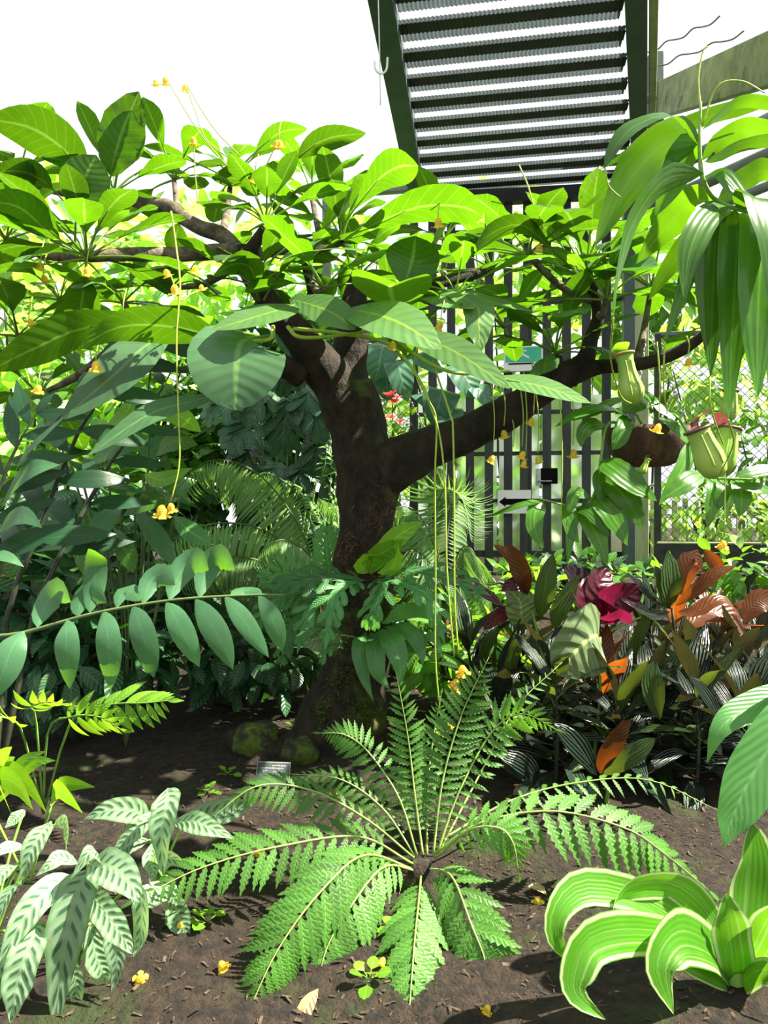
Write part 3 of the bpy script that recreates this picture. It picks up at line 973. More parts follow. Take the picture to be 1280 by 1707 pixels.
# ---- leaves
CR = [proto('tree_leaf', L, W, dr, 'crown', 'obov', pet=pt, lift=lf, nseg=11, fold=fo, curl=cu, wave=wv, wf=2.0, pr=0.0045)
      for L, W, dr, pt, lf, fo, cu, wv in ((0.40, 0.130, 0.7, 0.32, 0.15, 0.25, 0.10, 0.03), (0.37, 0.125, 1.0, 0.30, 0.3, 0.20, 0.2, 0.04), (0.43, 0.14, 0.5, 0.34, 0.1, 0.3, 0.1, 0.03),
                                           (0.36, 0.14, 1.3, 0.30, 0.4, 0.15, 0.25, 0.05), (0.41, 0.12, 0.3, 0.36, 0.0, 0.35, 0.1, 0.02), (0.34, 0.12, 0.8, 0.30, 0.2, 0.1, 0.3, 0.05))]
ROS = [  # px, py, depth, count, scale, el0, el1
    (145, 430, 2.52, 17, 1.1, 85, -5), (190, 322, 2.95, 12, 1.0, 80, 5), (443, 372, 2.72, 13, 0.95, 80, 5), (570, 402, 2.92, 14, 1.05, 75, 0),
    (425, 478, 2.70, 9, 0.9, 75, 5), (508, 440, 2.85, 8, 0.95, 75, 5), (100, 500, 3.2, 11, 1.0, 75, -10), (65, 660, 3.1, 9, 1.0, 70, -15),
    (976, 463, 2.8, 16, 1.25, 80, 0), (925, 590, 2.85, 12, 1.0, 75, -10), (600, 458, 3.1, 10, 1.0, 75, 0), (820, 448, 3.25, 12, 1.05, 70, 0),
    (700, 470, 3.3, 9, 1.0, 70, 0), (290, 300, 3.2, 9, 0.95, 75, 0), (385, 300, 3.3, 9, 0.95, 75, 0), (520, 330, 3.3, 8, 0.95, 75, 0),
    (285, 480, 3.1, 9, 0.95, 70, -10), (10, 400, 2.7, 9, 1.0, 75, -5), (205, 505, 2.9, 8, 0.95, 70, -10), (1085, 480, 2.9, 11, 1.2, 75, -10),
    (30, 300, 3.0, 8, 1.0, 70, 0), (740, 400, 3.5, 8, 1.0, 70, 0), (1190, 545, 2.7, 8, 0.9, 75, -10), (655, 530, 2.75, 5, 0.9, 50, 0), (30, 560, 3.0, 7, 1.0, 70, -10),
    (840, 545, 3.1, 8, 0.9, 60, -10), (880, 425, 2.65, 9, 1.0, 70, 0), (760, 490, 2.6, 7, 0.95, 60, 0), (540, 480, 2.55, 6, 0.9, 60, 5), (1010, 500, 2.7, 8, 0.9, 75, 0),
]
for (x, y_, d, n, s_, e0, e1) in ROS:
    rosette(tree, P(x, y_, d), CR, n, s_, e0, e1)

# twigs that carry the rosettes which stand free of the named branches
for (a, b_) in [((60, 660, 3.1), (210, 560, 2.62)), ((100, 500, 3.2), (210, 560, 2.62)), ((290, 300, 3.2), (300, 360, 2.87)), ((385, 300, 3.3), (370, 392, 2.82)), ((520, 330, 3.3), (540, 410, 2.95)),
                ((285, 480, 3.1), (400, 440, 2.8)), ((10, 400, 2.7), (148, 428, 2.56)), ((205, 505, 2.9), (280, 572, 2.66)), ((1085, 480, 2.9), (1060, 606, 2.8)), ((30, 300, 3.0), (195, 325, 2.96)),
                ((740, 400, 3.5), (740, 470, 3.22)), ((700, 470, 3.3), (660, 500, 3.1)), ((655, 530, 2.75), (598, 530, 3.02)), ((30, 560, 3.0), (210, 560, 2.62)), ((425, 478, 2.7), (435, 492, 2.78)), ((840, 545, 3.1), (800, 470, 3.26)), ((880, 425, 2.65), (985, 500, 2.82)), ((760, 490, 2.6), (690, 492, 3.1)), ((540, 480, 2.55), (520, 470, 2.88)), ((1010, 500, 2.7), (997, 525, 2.83))]:
    A, B = P(*b_), P(*a)
    tube('twig', [A, (A + B) / 2 - V((0, 0, 0.03)), B], [0.018, 0.014, 0.011], 'branch', tree, sides=9, rough=0.15)

HERO = [  # points (px,py,depth), width px, tilt, material, options
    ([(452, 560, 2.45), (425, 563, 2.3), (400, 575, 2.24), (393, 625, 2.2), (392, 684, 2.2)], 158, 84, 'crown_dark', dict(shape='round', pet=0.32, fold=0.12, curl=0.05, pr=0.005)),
    ([(500, 505, 2.5), (470, 515, 2.35), (420, 530, 2.25), (352, 550, 2.2)], 78, 38, 'crown', dict(shape='oval', pet=0.1)),
    ([(478, 498, 2.5), (520, 508, 2.4), (560, 525, 2.35), (592, 550, 2.3)], 62, 45, 'crown', dict(shape='oval', pet=0.05)),
    ([(560, 515, 2.6), (610, 520, 2.3), (670, 540, 2.2), (735, 582, 2.15)], 92, 48, 'crown', dict(shape='oval', pet=0.1)),
    ([(655, 525, 2.6), (655, 505, 2.45), (650, 480, 2.35), (660, 472, 2.2)], 135, 45, 'crown', dict(shape='round', pet=0.1, fold=0.5)),
    ([(672, 490, 2.5), (678, 465, 2.5), (688, 430, 2.5), (692, 393, 2.45)], 92, -70, 'crown', dict(shape='obov', pet=0.15, fold=0.2)),
    ([(575, 400, 2.8), (620, 375, 2.6), (700, 345, 2.45), (770, 345, 2.4), (806, 362, 2.38)], 85, -42, 'crown', dict(shape='obov', pet=0.15)),
    ([(560, 395, 2.85), (590, 350, 2.7), (630, 300, 2.6), (665, 278, 2.55), (697, 276, 2.5)], 66, -45, 'crown', dict(shape='obov', pet=0.25)),
    ([(470, 300, 2.9), (505, 255, 2.85), (550, 230, 2.8), (610, 222, 2.75)], 42, -35, 'crown', dict(shape='oval', pet=0.25)),
    ([(400, 280, 2.9), (435, 245, 2.85), (470, 220, 2.8), (512, 214, 2.75)], 34, -35, 'crown', dict(shape='oval', pet=0.25)),
    ([(180, 330, 2.8), (188, 275, 2.75), (205, 215, 2.7), (232, 152, 2.65)], 78, -75, 'crown', dict(shape='oval', pet=0.2, wave=0.05)),
    ([(150, 330, 2.7), (118, 262, 2.6), (55, 215, 2.5), (-25, 198, 2.4)], 88, -55, 'crown', dict(shape='oval', pet=0.15)),
    ([(120, 350, 2.7), (70, 300, 2.6), (20, 285, 2.5), (-40, 300, 2.4)], 62, -50, 'crown', dict(shape='oval', pet=0.2)),
    ([(125, 405, 2.5), (128, 350, 2.45), (140, 300, 2.42), (160, 258, 2.42)], 78, -75, 'crown', dict(shape='obov', pet=0.2)),
    ([(138, 425, 2.5), (80, 385, 2.4), (30, 345, 2.3), (-30, 335, 2.25)], 70, -45, 'crown', dict(shape='oval', pet=0.2)),
    ([(140, 432, 2.5), (80, 440, 2.35), (10, 448, 2.2), (-60, 470, 2.1)], 60, -30, 'crown', dict(shape='obov', pet=0.35)),
    ([(655, 535, 2.6), (700, 560, 2.35), (765, 590, 2.25), (850, 648, 2.15)], 66, 55, 'crown', dict(shape='oval', pet=0.18)),
    ([(700, 560, 2.6), (780, 600, 2.35), (830, 630, 2.25), (900, 643, 2.2), (985, 672, 2.15)], 44, 40, 'crown', dict(shape='oval', pet=0.45, pr=0.006)),
    ([(440, 562, 2.5), (370, 562, 2.35), (290, 545, 2.25), (200, 545, 2.2), (125, 585, 2.15)], 68, -55, 'crown', dict(shape='lance', pet=0.25, pr=0.006)),
    ([(430, 560, 2.5), (300, 540, 2.4), (150, 545, 2.3), (60, 580, 2.2), (-20, 620, 2.15)], 74, -50, 'crown', dict(shape='oval', pet=0.3, pr=0.006)),
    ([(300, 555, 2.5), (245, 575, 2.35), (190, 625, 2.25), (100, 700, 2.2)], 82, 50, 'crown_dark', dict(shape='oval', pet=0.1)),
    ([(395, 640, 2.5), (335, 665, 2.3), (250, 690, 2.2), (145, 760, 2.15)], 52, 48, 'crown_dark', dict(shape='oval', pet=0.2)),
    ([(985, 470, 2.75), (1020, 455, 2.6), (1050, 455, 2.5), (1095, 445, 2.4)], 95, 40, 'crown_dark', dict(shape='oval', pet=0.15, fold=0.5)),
    ([(970, 465, 2.8), (930, 425, 2.6), (870, 375, 2.5), (810, 395, 2.45), (785, 425, 2.4)], 62, -25, 'crown', dict(shape='obov', pet=0.3)),
    ([(965, 462, 2.8), (930, 400, 2.7), (900, 370, 2.6), (940, 365, 2.5)], 52, -50, 'crown', dict(shape='oval', pet=0.3)),
    ([(800, 470, 2.9), (790, 490, 2.6), (830, 505, 2.5), (888, 520, 2.4)], 62, 30, 'crown', dict(shape='oval', pet=0.2)),
    ([(740, 520, 2.8), (760, 495, 2.5), (795, 510, 2.4), (798, 545, 2.35), (800, 588, 2.33)], 52, 65, 'crown', dict(shape='oval', pet=0.1, wave=0.08)),
    ([(690, 500, 2.9), (720, 490, 2.6), (755, 505, 2.45), (790, 515, 2.35)], 66, 35, 'crown', dict(shape='oval', pet=0.1)),
    ([(430, 500, 2.7), (420, 450, 2.5), (390, 440, 2.45), (355, 460, 2.4)], 62, 25, 'crown', dict(shape='oval', pet=0.15)),
    ([(440, 500, 2.7), (470, 450, 2.5), (500, 425, 2.4), (560, 415, 2.35), (620, 420, 2.3)], 48, 20, 'crown', dict(shape='oval', pet=0.2)),
    ([(560, 400, 2.85), (530, 400, 2.6), (495, 420, 2.5), (465, 437, 2.45)], 52, -35, 'crown', dict(shape='oval', pet=0.1)),
]
for pts, w, a, mt, kw in HERO:
    pblade(tree, pts, w, mt, min(84, a + 24) if 0 < a < 80 else a, nseg=14, **kw)

# ---- flowers on their strands
fg = joined([lathe_geo([(0.002, 0), (0.008, -0.004), (0.013, -0.014), (0.012, -0.024), (0.016, -0.032)], 8)] +
            [blade_geo([V((math.cos(a) * 0.011, math.sin(a) * 0.011, -0.022)), V((math.cos(a) * 0.019, math.sin(a) * 0.019, -0.030)), V((math.cos(a) * 0.026, math.sin(a) * 0.026, -0.028))], 0.020, V((0, 0, -1)), shape='oval', nseg=3, us=US3) for a in [i * 1.2566 for i in range(5)]])
FLW = mesh('flower', fg[0], fg[1], 'yellow', fg[2])


def strand(px, r=0.0028, flowers=(), mat='strand'):
    pts = [P(*p) for p in px]
    st_ = tube('flower_strand', pts, [r * 1.1, r, r * 0.8], mat, tree, sides=5, nseg=max(8, len(px) * 4))
    for (fx, fy, fd, fs_) in flowers:
        p = P(fx, fy, fd)
        place('flower', FLW, st_, p + V((0, 0, 0.012)), V((1, R.uniform(-.4, .4), R.uniform(-.5, .5))), V((R.uniform(-.5, .5), -0.35, 1)), fs_)
    return st_


strand([(285, 352, 2.25), (292, 400, 2.25), (300, 470, 2.22), (297, 520, 2.2), (294, 570, 2.2), (297, 680, 2.2), (299, 770, 2.2), (285, 835, 2.2)], 0.0030, [(270, 848, 2.2, 1.25), (284, 845, 2.21, 0.9)])
strand([(345, 480, 2.4), (318, 490, 2.3), (300, 500, 2.25), (285, 460, 2.25)], 0.0026, [(290, 480, 2.24, 1.0), (275, 455, 2.25, 0.8), (327, 448, 2.26, 0.9), (335, 480, 2.3, 0.6)])
strand([(700, 560, 2.5), (690, 610, 2.45), (710, 660, 2.4), (727, 700, 2.4), (725, 800, 2.4), (726, 950, 2.4), (726, 1100, 2.4), (735, 1195, 2.4)], 0.0034, [(741, 1215, 2.4, 1.0), (746, 1210, 2.39, 0.8)])
strand([(640, 565, 2.5), (690, 620, 2.42), (722, 690, 2.4), (735, 740, 2.4), (742, 820, 2.4), (745, 950, 2.4), (757, 1095, 2.4)], 0.0034, [(763, 1138, 2.4, 1.05)])
strand([(720, 600, 2.5), (750, 690, 2.42), (755, 720, 2.41), (757, 850, 2.41), (758, 1000, 2.41), (764, 1090, 2.41)], 0.0034, [(770, 1115, 2.4, 1.15), (760, 1150, 2.4, 0.8)])
for (x, y0, y1, d, fl) in [(822, 640, 752, 2.75, 1), (870, 640, 745, 2.8, 1), (876, 620, 760, 2.78, 1), (889, 600, 690, 2.75, 1), (896, 650, 755, 2.75, 1), (855, 690, 745, 2.85, 0), (935, 640, 868, 2.6, 0), (1098, 570, 700, 2.4, 1), (1207, 560, 895, 2.3, 1), (955, 650, 742, 2.8, 1), (1147, 560, 590, 2.4, 1), (840, 640, 710, 2.8, 1)]:
    strand([(x - 3, y0, d), (x + 2, (y0 + y1) / 2, d), (x, y1, d)], 0.0024, [(x + R.uniform(-3, 3), y1 + 12, d, R.uniform(0.8, 1.05))] if fl else [])
for (x, y0, y1, x1, d) in [(330, 340, 228, 322, 2.6), (420, 300, 234, 463, 2.6), (400, 260, 140, 310, 2.7), (390, 290, 128, 275, 2.65)]:
    strand([(x, y0, d), ((x * 0.5 + x1 * 0.5), (y0 + y1) / 2 + 12, d), (x1, y1, d)], 0.0022, [(x1, y1 + 5, d, 0.9)])
strand([(420, 285, 2.7), (350, 240, 2.7), (325, 185, 2.7), (310, 140, 2.7)], 0.0024, [(258, 137, 2.65, 0.7)])
for (x, y_, d) in [(205, 522, 2.3), (68, 440, 2.3), (72, 462, 2.32), (145, 448, 2.4), (160, 606, 2.2), (65, 645, 2.4), (730, 366, 2.4), (735, 540, 2.4), (465, 236, 2.6), (48, 535, 2.4), (425, 297, 2.6), (900, 410, 2.6), (655, 572, 2.4)]:
    strand([(x + 6, y_ - 40, d + 0.05), (x + 1, y_ - 20, d), (x, y_ - 4, d)], 0.002, [(x, y_ + 2, d, R.uniform(0.75, 1.05))])
for pts in [[(490, 548, 2.7), (570, 556, 2.5), (650, 575, 2.45), (700, 635, 2.41), (724, 695, 2.4)], [(640, 545, 2.6), (690, 590, 2.45), (760, 622, 2.4), (850, 618, 2.4)], [(480, 545, 2.6), (500, 562, 2.5), (560, 560, 2.45), (640, 548, 2.4)], [(455, 545, 2.5), (450, 565, 2.4), (400, 568, 2.35), (330, 560, 2.3)]]:
    tube('leaf_stalk', [P(*p) for p in pts], [0.008, 0.0065, 0.004], 'strand', tree, sides=7)
strand([(905, 380, 2.5), (890, 345, 2.5), (880, 310, 2.5), (865, 275, 2.5)], 0.0030, [])

# ================================================================== EPIPHYTES ON THE TRUNK
e1 = thing('trunk_fern', 'blue-green cut-leaved fern growing on the trunk at mid height', 'fern', P(608, 965, 2.86))
for pts in [[(612, 968, 2.84), (560, 960, 2.75), (520, 965, 2.7), (470, 975, 2.68)], [(606, 968, 2.84), (575, 975, 2.72), (555, 1000, 2.66), (545, 1060, 2.64)], [(620, 968, 2.84), (640, 975, 2.70), (625, 1010, 2.66), (618, 1040, 2.66)],
            [(625, 965, 2.84), (680, 975, 2.72), (720, 1000, 2.66), (735, 1050, 2.64)], [(628, 962, 2.84), (690, 950, 2.75), (750, 965, 2.7), (800, 985, 2.68)], [(600, 965, 2.84), (560, 985, 2.74), (515, 1020, 2.7), (500, 1070, 2.7)]]:
    lobed(e1, [P(*p) for p in pts], facing(45), 'bluefern', n=5, llen=0.095, lwid=0.028, core=0.04)
blf = [[(618, 958, 2.84), (625, 930, 2.8), (650, 915, 2.78), (672, 900, 2.76)], [(615, 955, 2.84), (600, 940, 2.8), (615, 925, 2.78), (640, 930, 2.78)], [(622, 955, 2.84), (640, 920, 2.8), (668, 890, 2.78), (705, 870, 2.76)], [(630, 955, 2.84), (655, 945, 2.8), (660, 920, 2.78), (655, 900, 2.76)]]
for p in blf:
    pblade(e1, p, 36, 'lime', 70, shape='oval', nseg=8, wave=0.1)
e2 = thing('epiphyte', 'glossy wavy-leaved epiphyte at the mossy bend of the trunk', 'plant', P(625, 1060, 2.86))
for p, w in [([(610, 1055, 2.84), (600, 1075, 2.76), (605, 1120, 2.72), (622, 1170, 2.7)], 36), ([(625, 1055, 2.84), (650, 1065, 2.74), (665, 1100, 2.7), (668, 1145, 2.68)], 48), ([(618, 1055, 2.84), (625, 1080, 2.72), (630, 1120, 2.68), (650, 1150, 2.68)], 40),
             ([(635, 1040, 2.85), (670, 1020, 2.8), (710, 1020, 2.75), (745, 1050, 2.72)], 36), ([(640, 1045, 2.85), (680, 1050, 2.78), (700, 1080, 2.74), (705, 1110, 2.72)], 34), ([(635, 1060, 2.85), (690, 1080, 2.78), (720, 1060, 2.74), (740, 1100, 2.72)], 30)]:
    pblade(e2, p, w * 0.8, 'broad', 55, shape='lance', nseg=10, wave=0.10, wf=3)
e3 = thing('round_leaf_plant', 'small plant with a round pale leaf on the shaded trunk side', 'plant', P(575, 1065, 2.88))
pblade(e3, [(590, 1062, 2.86), (562, 1058, 2.75), (535, 1062, 2.7), (505, 1072, 2.68)], 58, 'anthurium', 65, shape='round', pet=0.25)
for p in [[(580, 1060, 2.86), (560, 1050, 2.72), (530, 1048, 2.66), (505, 1056, 2.64)], [(575, 1065, 2.86), (560, 1075, 2.68), (545, 1085, 2.64), (535, 1100, 2.64)]]:
    lobed(e3, [P(*q) for q in p], facing(55), 'bluefern', n=4, llen=0.05, lwid=0.016, core=0.02)
e4 = thing('blue_fern', 'pale blue upright fern with finger lobes left of the trunk', 'fern', P(545, 985, 3.05))
for pts in [[(548, 985, 3.05), (548, 950, 3.02), (545, 920, 3.0), (543, 885, 3.0)], [(545, 985, 3.05), (520, 965, 3.0), (480, 955, 2.95), (440, 965, 2.92)], [(540, 990, 3.05), (500, 985, 2.95), (460, 1000, 2.9), (430, 1040, 2.88)], [(540, 1000, 3.05), (510, 1020, 2.95), (480, 1050, 2.9), (470, 1100, 2.9)]]:
    lobed(e4, [P(*p) for p in pts], facing(70), 'bluefern', n=8, llen=0.10, lwid=0.022, core=0.03)

# ================================================================== BIG FERN IN FRONT
fgp = unit_geo(0.30, 0.4, 'lance', nseg=15, us=US3, jag=0.42, fold=0.25)
FPN = unit_mesh('fern_leaflet', 'fern', fgp)
fern = thing('fern', 'large green fern spreading fronds from one crown in front of the trunk', 'fern', V((P(702, 1440, 1.9).x, 1.9, 0.0)))
FR = [  # points, leaflet count, leaflet length px, tilt, leaflets as own objects
    ([(690, 1450, 1.9), (610, 1425, 1.75), (540, 1480, 1.6), (465, 1580, 1.5), (408, 1700, 1.43)], 30, 80, 35, True),
    ([(695, 1452, 1.9), (640, 1445, 1.78), (585, 1510, 1.65), (545, 1580, 1.58), (528, 1650, 1.53)], 26, 74, 35, True),
    ([(702, 1455, 1.9), (698, 1500, 1.72), (690, 1580, 1.55), (680, 1715, 1.40)], 28, 78, 50, True),
    ([(712, 1448, 1.9), (752, 1460, 1.75), (785, 1540, 1.63), (808, 1600, 1.58), (816, 1660, 1.55)], 25, 78, 45, True),
    ([(725, 1430, 1.9), (780, 1385, 1.8), (830, 1380, 1.74), (855, 1405, 1.72), (864, 1455, 1.72)], 20, 50, 40, False),
    ([(722, 1425, 1.92), (800, 1372, 1.9), (920, 1352, 1.88), (1040, 1380, 1.84), (1110, 1425, 1.82), (1182, 1485, 1.8)], 30, 84, 30, True),
    ([(735, 1400, 2.0), (850, 1335, 2.2), (960, 1305, 2.25), (1080, 1300, 2.25), (1195, 1350, 2.2)], 30, 46, 25, True),
    ([(705, 1425, 1.95), (692, 1330, 2.0), (680, 1230, 2.02), (660, 1120, 2.0)], 34, 50, 60, False),
    ([(722, 1425, 1.95), (738, 1300, 2.0), (770, 1190, 2.02), (815, 1095, 2.0)], 34, 60, 60, False),
    ([(695, 1425, 1.95), (665, 1330, 2.0), (615, 1255, 2.05), (575, 1225, 2.05), (535, 1222, 2.05)], 32, 46, 55, False),
    ([(690, 1430, 1.93), (610, 1365, 1.92), (520, 1318, 1.88), (430, 1310, 1.82), (350, 1365, 1.78)], 32, 50, 30, False),
    ([(688, 1440, 1.9), (600, 1395, 1.85), (470, 1410, 1.76), (340, 1445, 1.68), (225, 1500, 1.62)], 34, 66, 30, True),
    ([(692, 1428, 1.95), (640, 1350, 2.0), (570, 1300, 2.02), (485, 1290, 2.0)], 24, 40, 40, False),
    ([(728, 1425, 1.95), (765, 1320, 2.0), (820, 1220, 2.05), (870, 1190, 2.0), (925, 1215, 1.95)], 30, 54, 35, False),
    ([(712, 1425, 1.95), (712, 1320, 2.05), (722, 1230, 2.1), (735, 1160, 2.1)], 26, 38, 60, False),
    ([(732, 1420, 1.98), (800, 1290, 2.15), (860, 1180, 2.25), (930, 1110, 2.3)], 26, 40, 50, False),
    ([(695, 1448, 1.92), (620, 1440, 1.85), (560, 1440, 1.8), (520, 1470, 1.78)], 18, 44, 30, False),
]
for pts, n, ln, a, sep in FR:
    pinnate(fern, [P(*p) for p in pts], int(n * 0.72), ln * 1.05 / FPX * 1.75, fgp, FPN, 'rachis', 0.0034, facing(a), ang=66, droop=R.uniform(8, 26), start=0.14, jit=8, separate=sep, width=1.0 if ln > 60 else 0.85, lmat='fern',
            taper=lambda t: (0.55 + 1.6 * t if t < 0.28 else 1.0) * (1 - max(0, (t - 0.5) / 0.5) ** 1.5 * 0.93))
tube('crown_root', [V((P(702, 1440, 1.9).x, 1.9, -0.04)), V((P(702, 1440, 1.9).x, 1.9, 0.06))], [0.06, 0.03], 'barkmoss', fern, sides=12, rough=0.3)

# ================================================================== LEFT: CYCAD WITH BROAD LEAFLETS
ZL = [unit_mesh('cycad_leaflet', 'zamia', unit_geo(0.36, dr, 'oval', nseg=9, fold=0.15, curl=0.25)) for dr in (0.5, 0.9)]
ZD = [unit_mesh('cycad_shade_tint_leaflet', 'cyc_shade_tint', unit_geo(0.27, dr, 'lance', nseg=9, fold=0.2, curl=0.15)) for dr in (0.4, 0.8)]
cyc = thing('cycad', 'cycad with long frond of broad hanging leaflets reaching across the left', 'cycad', V((-1.25, 2.2, gz(-1.25, 2.2))))
rp = [P(-90, 1085, 1.95), P(40, 1055, 1.92), P(160, 1022, 1.9), P(290, 1000, 1.9), P(420, 992, 1.9), P(475, 992, 1.9)]
zr = tube('frond', [V((-1.25, 2.2, 0.0)), V((-1.28, 2.05, 0.35))] + rp, [0.011, 0.007, 0.004, 0.003], 'palmrachis', cyc, sides=6, nseg=40)
for pts, w in [([(40, 1052, 1.9), (20, 1080, 1.86), (5, 1120, 1.84), (-15, 1168, 1.84)], 56), ([(112, 1033, 1.9), (110, 1060, 1.85), (112, 1100, 1.84), (116, 1148, 1.85)], 46), ([(172, 1018, 1.9), (178, 1050, 1.85), (182, 1100, 1.84), (184, 1150, 1.86)], 46),
               ([(220, 1010, 1.9), (232, 1040, 1.85), (245, 1085, 1.84), (256, 1130, 1.85)], 46), ([(276, 1004, 1.9), (292, 1030, 1.85), (312, 1070, 1.84), (332, 1112, 1.85)], 42), ([(325, 998, 1.9), (345, 1030, 1.85), (368, 1070, 1.84), (388, 1116, 1.85)], 44),
               ([(374, 994, 1.9), (395, 1020, 1.86), (420, 1055, 1.85), (448, 1096, 1.86)], 34), ([(430, 992, 1.9), (448, 1020, 1.87), (462, 1055, 1.87), (470, 1085, 1.88)], 34)]:
    pblade(zr, pts, w, 'zamia', 78, 'leaflet', shape='oval', nseg=9, fold=0.12, curl=0.2)
for pts, w in [([(62, 1046, 1.92), (75, 1010, 1.98), (95, 985, 1.97), (118, 1003, 1.9)], 52), ([(130, 1028, 1.92), (135, 1000, 1.98), (150, 985, 1.98), (178, 1005, 1.92)], 46), ([(150, 1022, 1.92), (156, 985, 1.98), (160, 930, 1.99), (158, 918, 1.93)], 42),
               ([(195, 1014, 1.92), (205, 985, 1.99), (225, 990, 1.96), (232, 1002, 1.9)], 36), ([(238, 1008, 1.92), (250, 970, 1.98), (268, 958, 1.98), (292, 975, 1.92)], 46), ([(282, 1002, 1.92), (300, 955, 1.98), (325, 934, 1.98), (348, 950, 1.90)], 52),
               ([(332, 998, 1.92), (345, 950, 1.98), (366, 928, 1.98), (392, 950, 1.9)], 50), ([(385, 994, 1.92), (400, 985, 1.98), (420, 984, 1.98), (436, 990, 1.92)], 26)]:
    pblade(zr, pts, w, 'zamia', 70, 'leaflet', shape='oval', nseg=9, fold=0.1, curl=0.2)
# upright cycad fronds, their shade put into the dark leaflet colour
cyd = thing('shaded_cycad', 'tall cycad with black stems and long leaflets coloured dark as shade by the left', 'cycad', V((-1.30, 2.35, gz(-1.3, 2.35))))
b0 = V((-1.30, 2.35, 0.0))
for pts, n, ln in [([(15, 1010, 2.35), (60, 900, 2.38), (120, 740, 2.4), (185, 640, 2.42), (250, 565, 2.45)], 7, 135),
                   ([(60, 1010, 2.4), (125, 880, 2.5), (185, 770, 2.6), (245, 690, 2.7), (285, 620, 2.8)], 6, 115),
                   ([(-20, 960, 2.3), (-10, 850, 2.3), (20, 760, 2.3), (60, 690, 2.3)], 6, 125)]:
    pinnate(cyd, [b0, b0.lerp(P(*pts[0]), 0.6)] + [P(*p) for p in pts], n, ln / FPX * 2.45, None, R.choice(ZD), 'darkstem', 0.011, V((0, -0.85, 0.5)), ang=64, droop=12, start=0.42, separate=True, alt=True, jit=10, taper=lambda t: 1 - 0.3 * t)
for pts, w in [([(20, 800, 2.3), (40, 760, 2.2), (80, 720, 2.18), (112, 690, 2.2)], 34), ([(0, 850, 2.3), (30, 800, 2.2), (60, 780, 2.15), (100, 775, 2.15)], 44), ([(-10, 900, 2.3), (10, 870, 2.2), (40, 860, 2.1), (70, 880, 2.1)], 40), ([(-5, 930, 2.3), (-10, 925, 2.1), (15, 930, 2.05), (40, 945, 2.05)], 26)]:
    pblade(cyd, pts, w, 'zamia', 55, 'leaflet', shape='lance', nseg=9)

gs_ = thing('glossy_shrub', 'shrub with pale glossy oval leaves between dark cycad stems and palm', 'shrub', V((P(210, 1100, 3.0).x, 3.0, gz(-1.1, 3.0))))
gb = V((P(210, 1100, 3.0).x, 3.0, gz(-1.1, 3.0)))
for pts, w, mt in [([(150, 775, 2.9), (180, 750, 2.8), (215, 738, 2.76), (248, 728, 2.75)], 46, 'zamia'), ([(200, 840, 2.9), (180, 860, 2.8), (165, 885, 2.76), (150, 915, 2.75)], 44, 'zamia'), ([(225, 850, 2.9), (250, 880, 2.8), (272, 910, 2.77), (292, 945, 2.76)], 34, 'zamia'), ([(290, 860, 2.9), (310, 880, 2.82), (330, 895, 2.8), (352, 908, 2.8)], 34, 'bluefern'),
                   ([(300, 830, 2.9), (270, 830, 2.8), (240, 840, 2.77), (205, 860, 2.76)], 40, 'shrub'), ([(190, 880, 2.9), (205, 910, 2.8), (215, 930, 2.78), (222, 955, 2.78)], 34, 'shrub'), ([(110, 850, 2.85), (85, 870, 2.75), (60, 895, 2.72), (40, 930, 2.72)], 42, 'zamia'), ([(120, 900, 2.85), (140, 925, 2.75), (150, 945, 2.73), (150, 975, 2.73)], 38, 'shrub'),
                   ([(240, 790, 2.95), (265, 800, 2.85), (290, 795, 2.82), (320, 780, 2.82)], 38, 'lime'), ([(170, 720, 2.95), (200, 700, 2.9), (215, 680, 2.9), (225, 655, 2.9)], 40, 'lime'), ([(260, 760, 2.95), (280, 740, 2.9), (300, 735, 2.88), (330, 742, 2.88)], 34, 'shrub'), ([(140, 810, 2.9), (115, 800, 2.8), (90, 805, 2.77), (60, 825, 2.76)], 38, 'bluefern'), ([(250, 700, 3.0), (285, 690, 2.95), (310, 700, 2.92), (335, 720, 2.92)], 34, 'lime'), ([(95, 690, 2.95), (70, 670, 2.9), (40, 668, 2.88), (10, 680, 2.88)], 40, 'lime')]:
    pblade(gs_, pts, w, mt, 68, shape='oval', nseg=9, fold=0.2)
    q = P(*pts[0])
    tube('stem', [gb, (gb + q) / 2 + V((0, 0.06, 0.05)), q], 0.005, 'palmrachis', gs_, sides=5)

# bright small frond plant below, and the sunlit plant at the edge
LP_ = unit_mesh('small_frond_leaflet', 'lime', unit_geo(0.27, 0.6, 'lance', nseg=7, us=US3, fold=0.25))
LP2 = unit_mesh('green_frond_leaflet', 'shrub', unit_geo(0.27, 0.6, 'lance', nseg=7, us=US3, fold=0.25))
c0 = V((P(60, 1290, 2.3).x, 2.35, 0))
sf = thing('feather_leaf_plant', 'bright green feather-leaved plant under the cycad frond', 'plant', V((c0.x, c0.y, gz(c0.x, c0.y))))
for pts, ln in [([(120, 1200, 2.25), (180, 1175, 2.2), (240, 1172, 2.15), (280, 1168, 2.1)], 72), ([(80, 1220, 2.25), (120, 1195, 2.1), (165, 1195, 2.05), (200, 1215, 2.0)], 60), ([(60, 1200, 2.3), (50, 1180, 2.2), (80, 1170, 2.15), (130, 1178, 2.1)], 60), ([(40, 1230, 2.2), (20, 1200, 2.1), (-20, 1195, 2.05), (-60, 1205, 2.0)], 60)]:
    pinnate(sf, [c0] + [P(*p) for p in pts], 10, ln / FPX * 2.15, None, LP_, 'stem', 0.004, facing(30), ang=58, droop=14, start=0.4, separate=True)
c0 = V((-0.95, 1.9, 0))
sg = thing('lime_leaf_plant', 'sunlit lime-yellow broad-leaved plant at the picture edge above spotted leaves', 'plant', V((c0.x, c0.y, gz(c0.x, c0.y))))
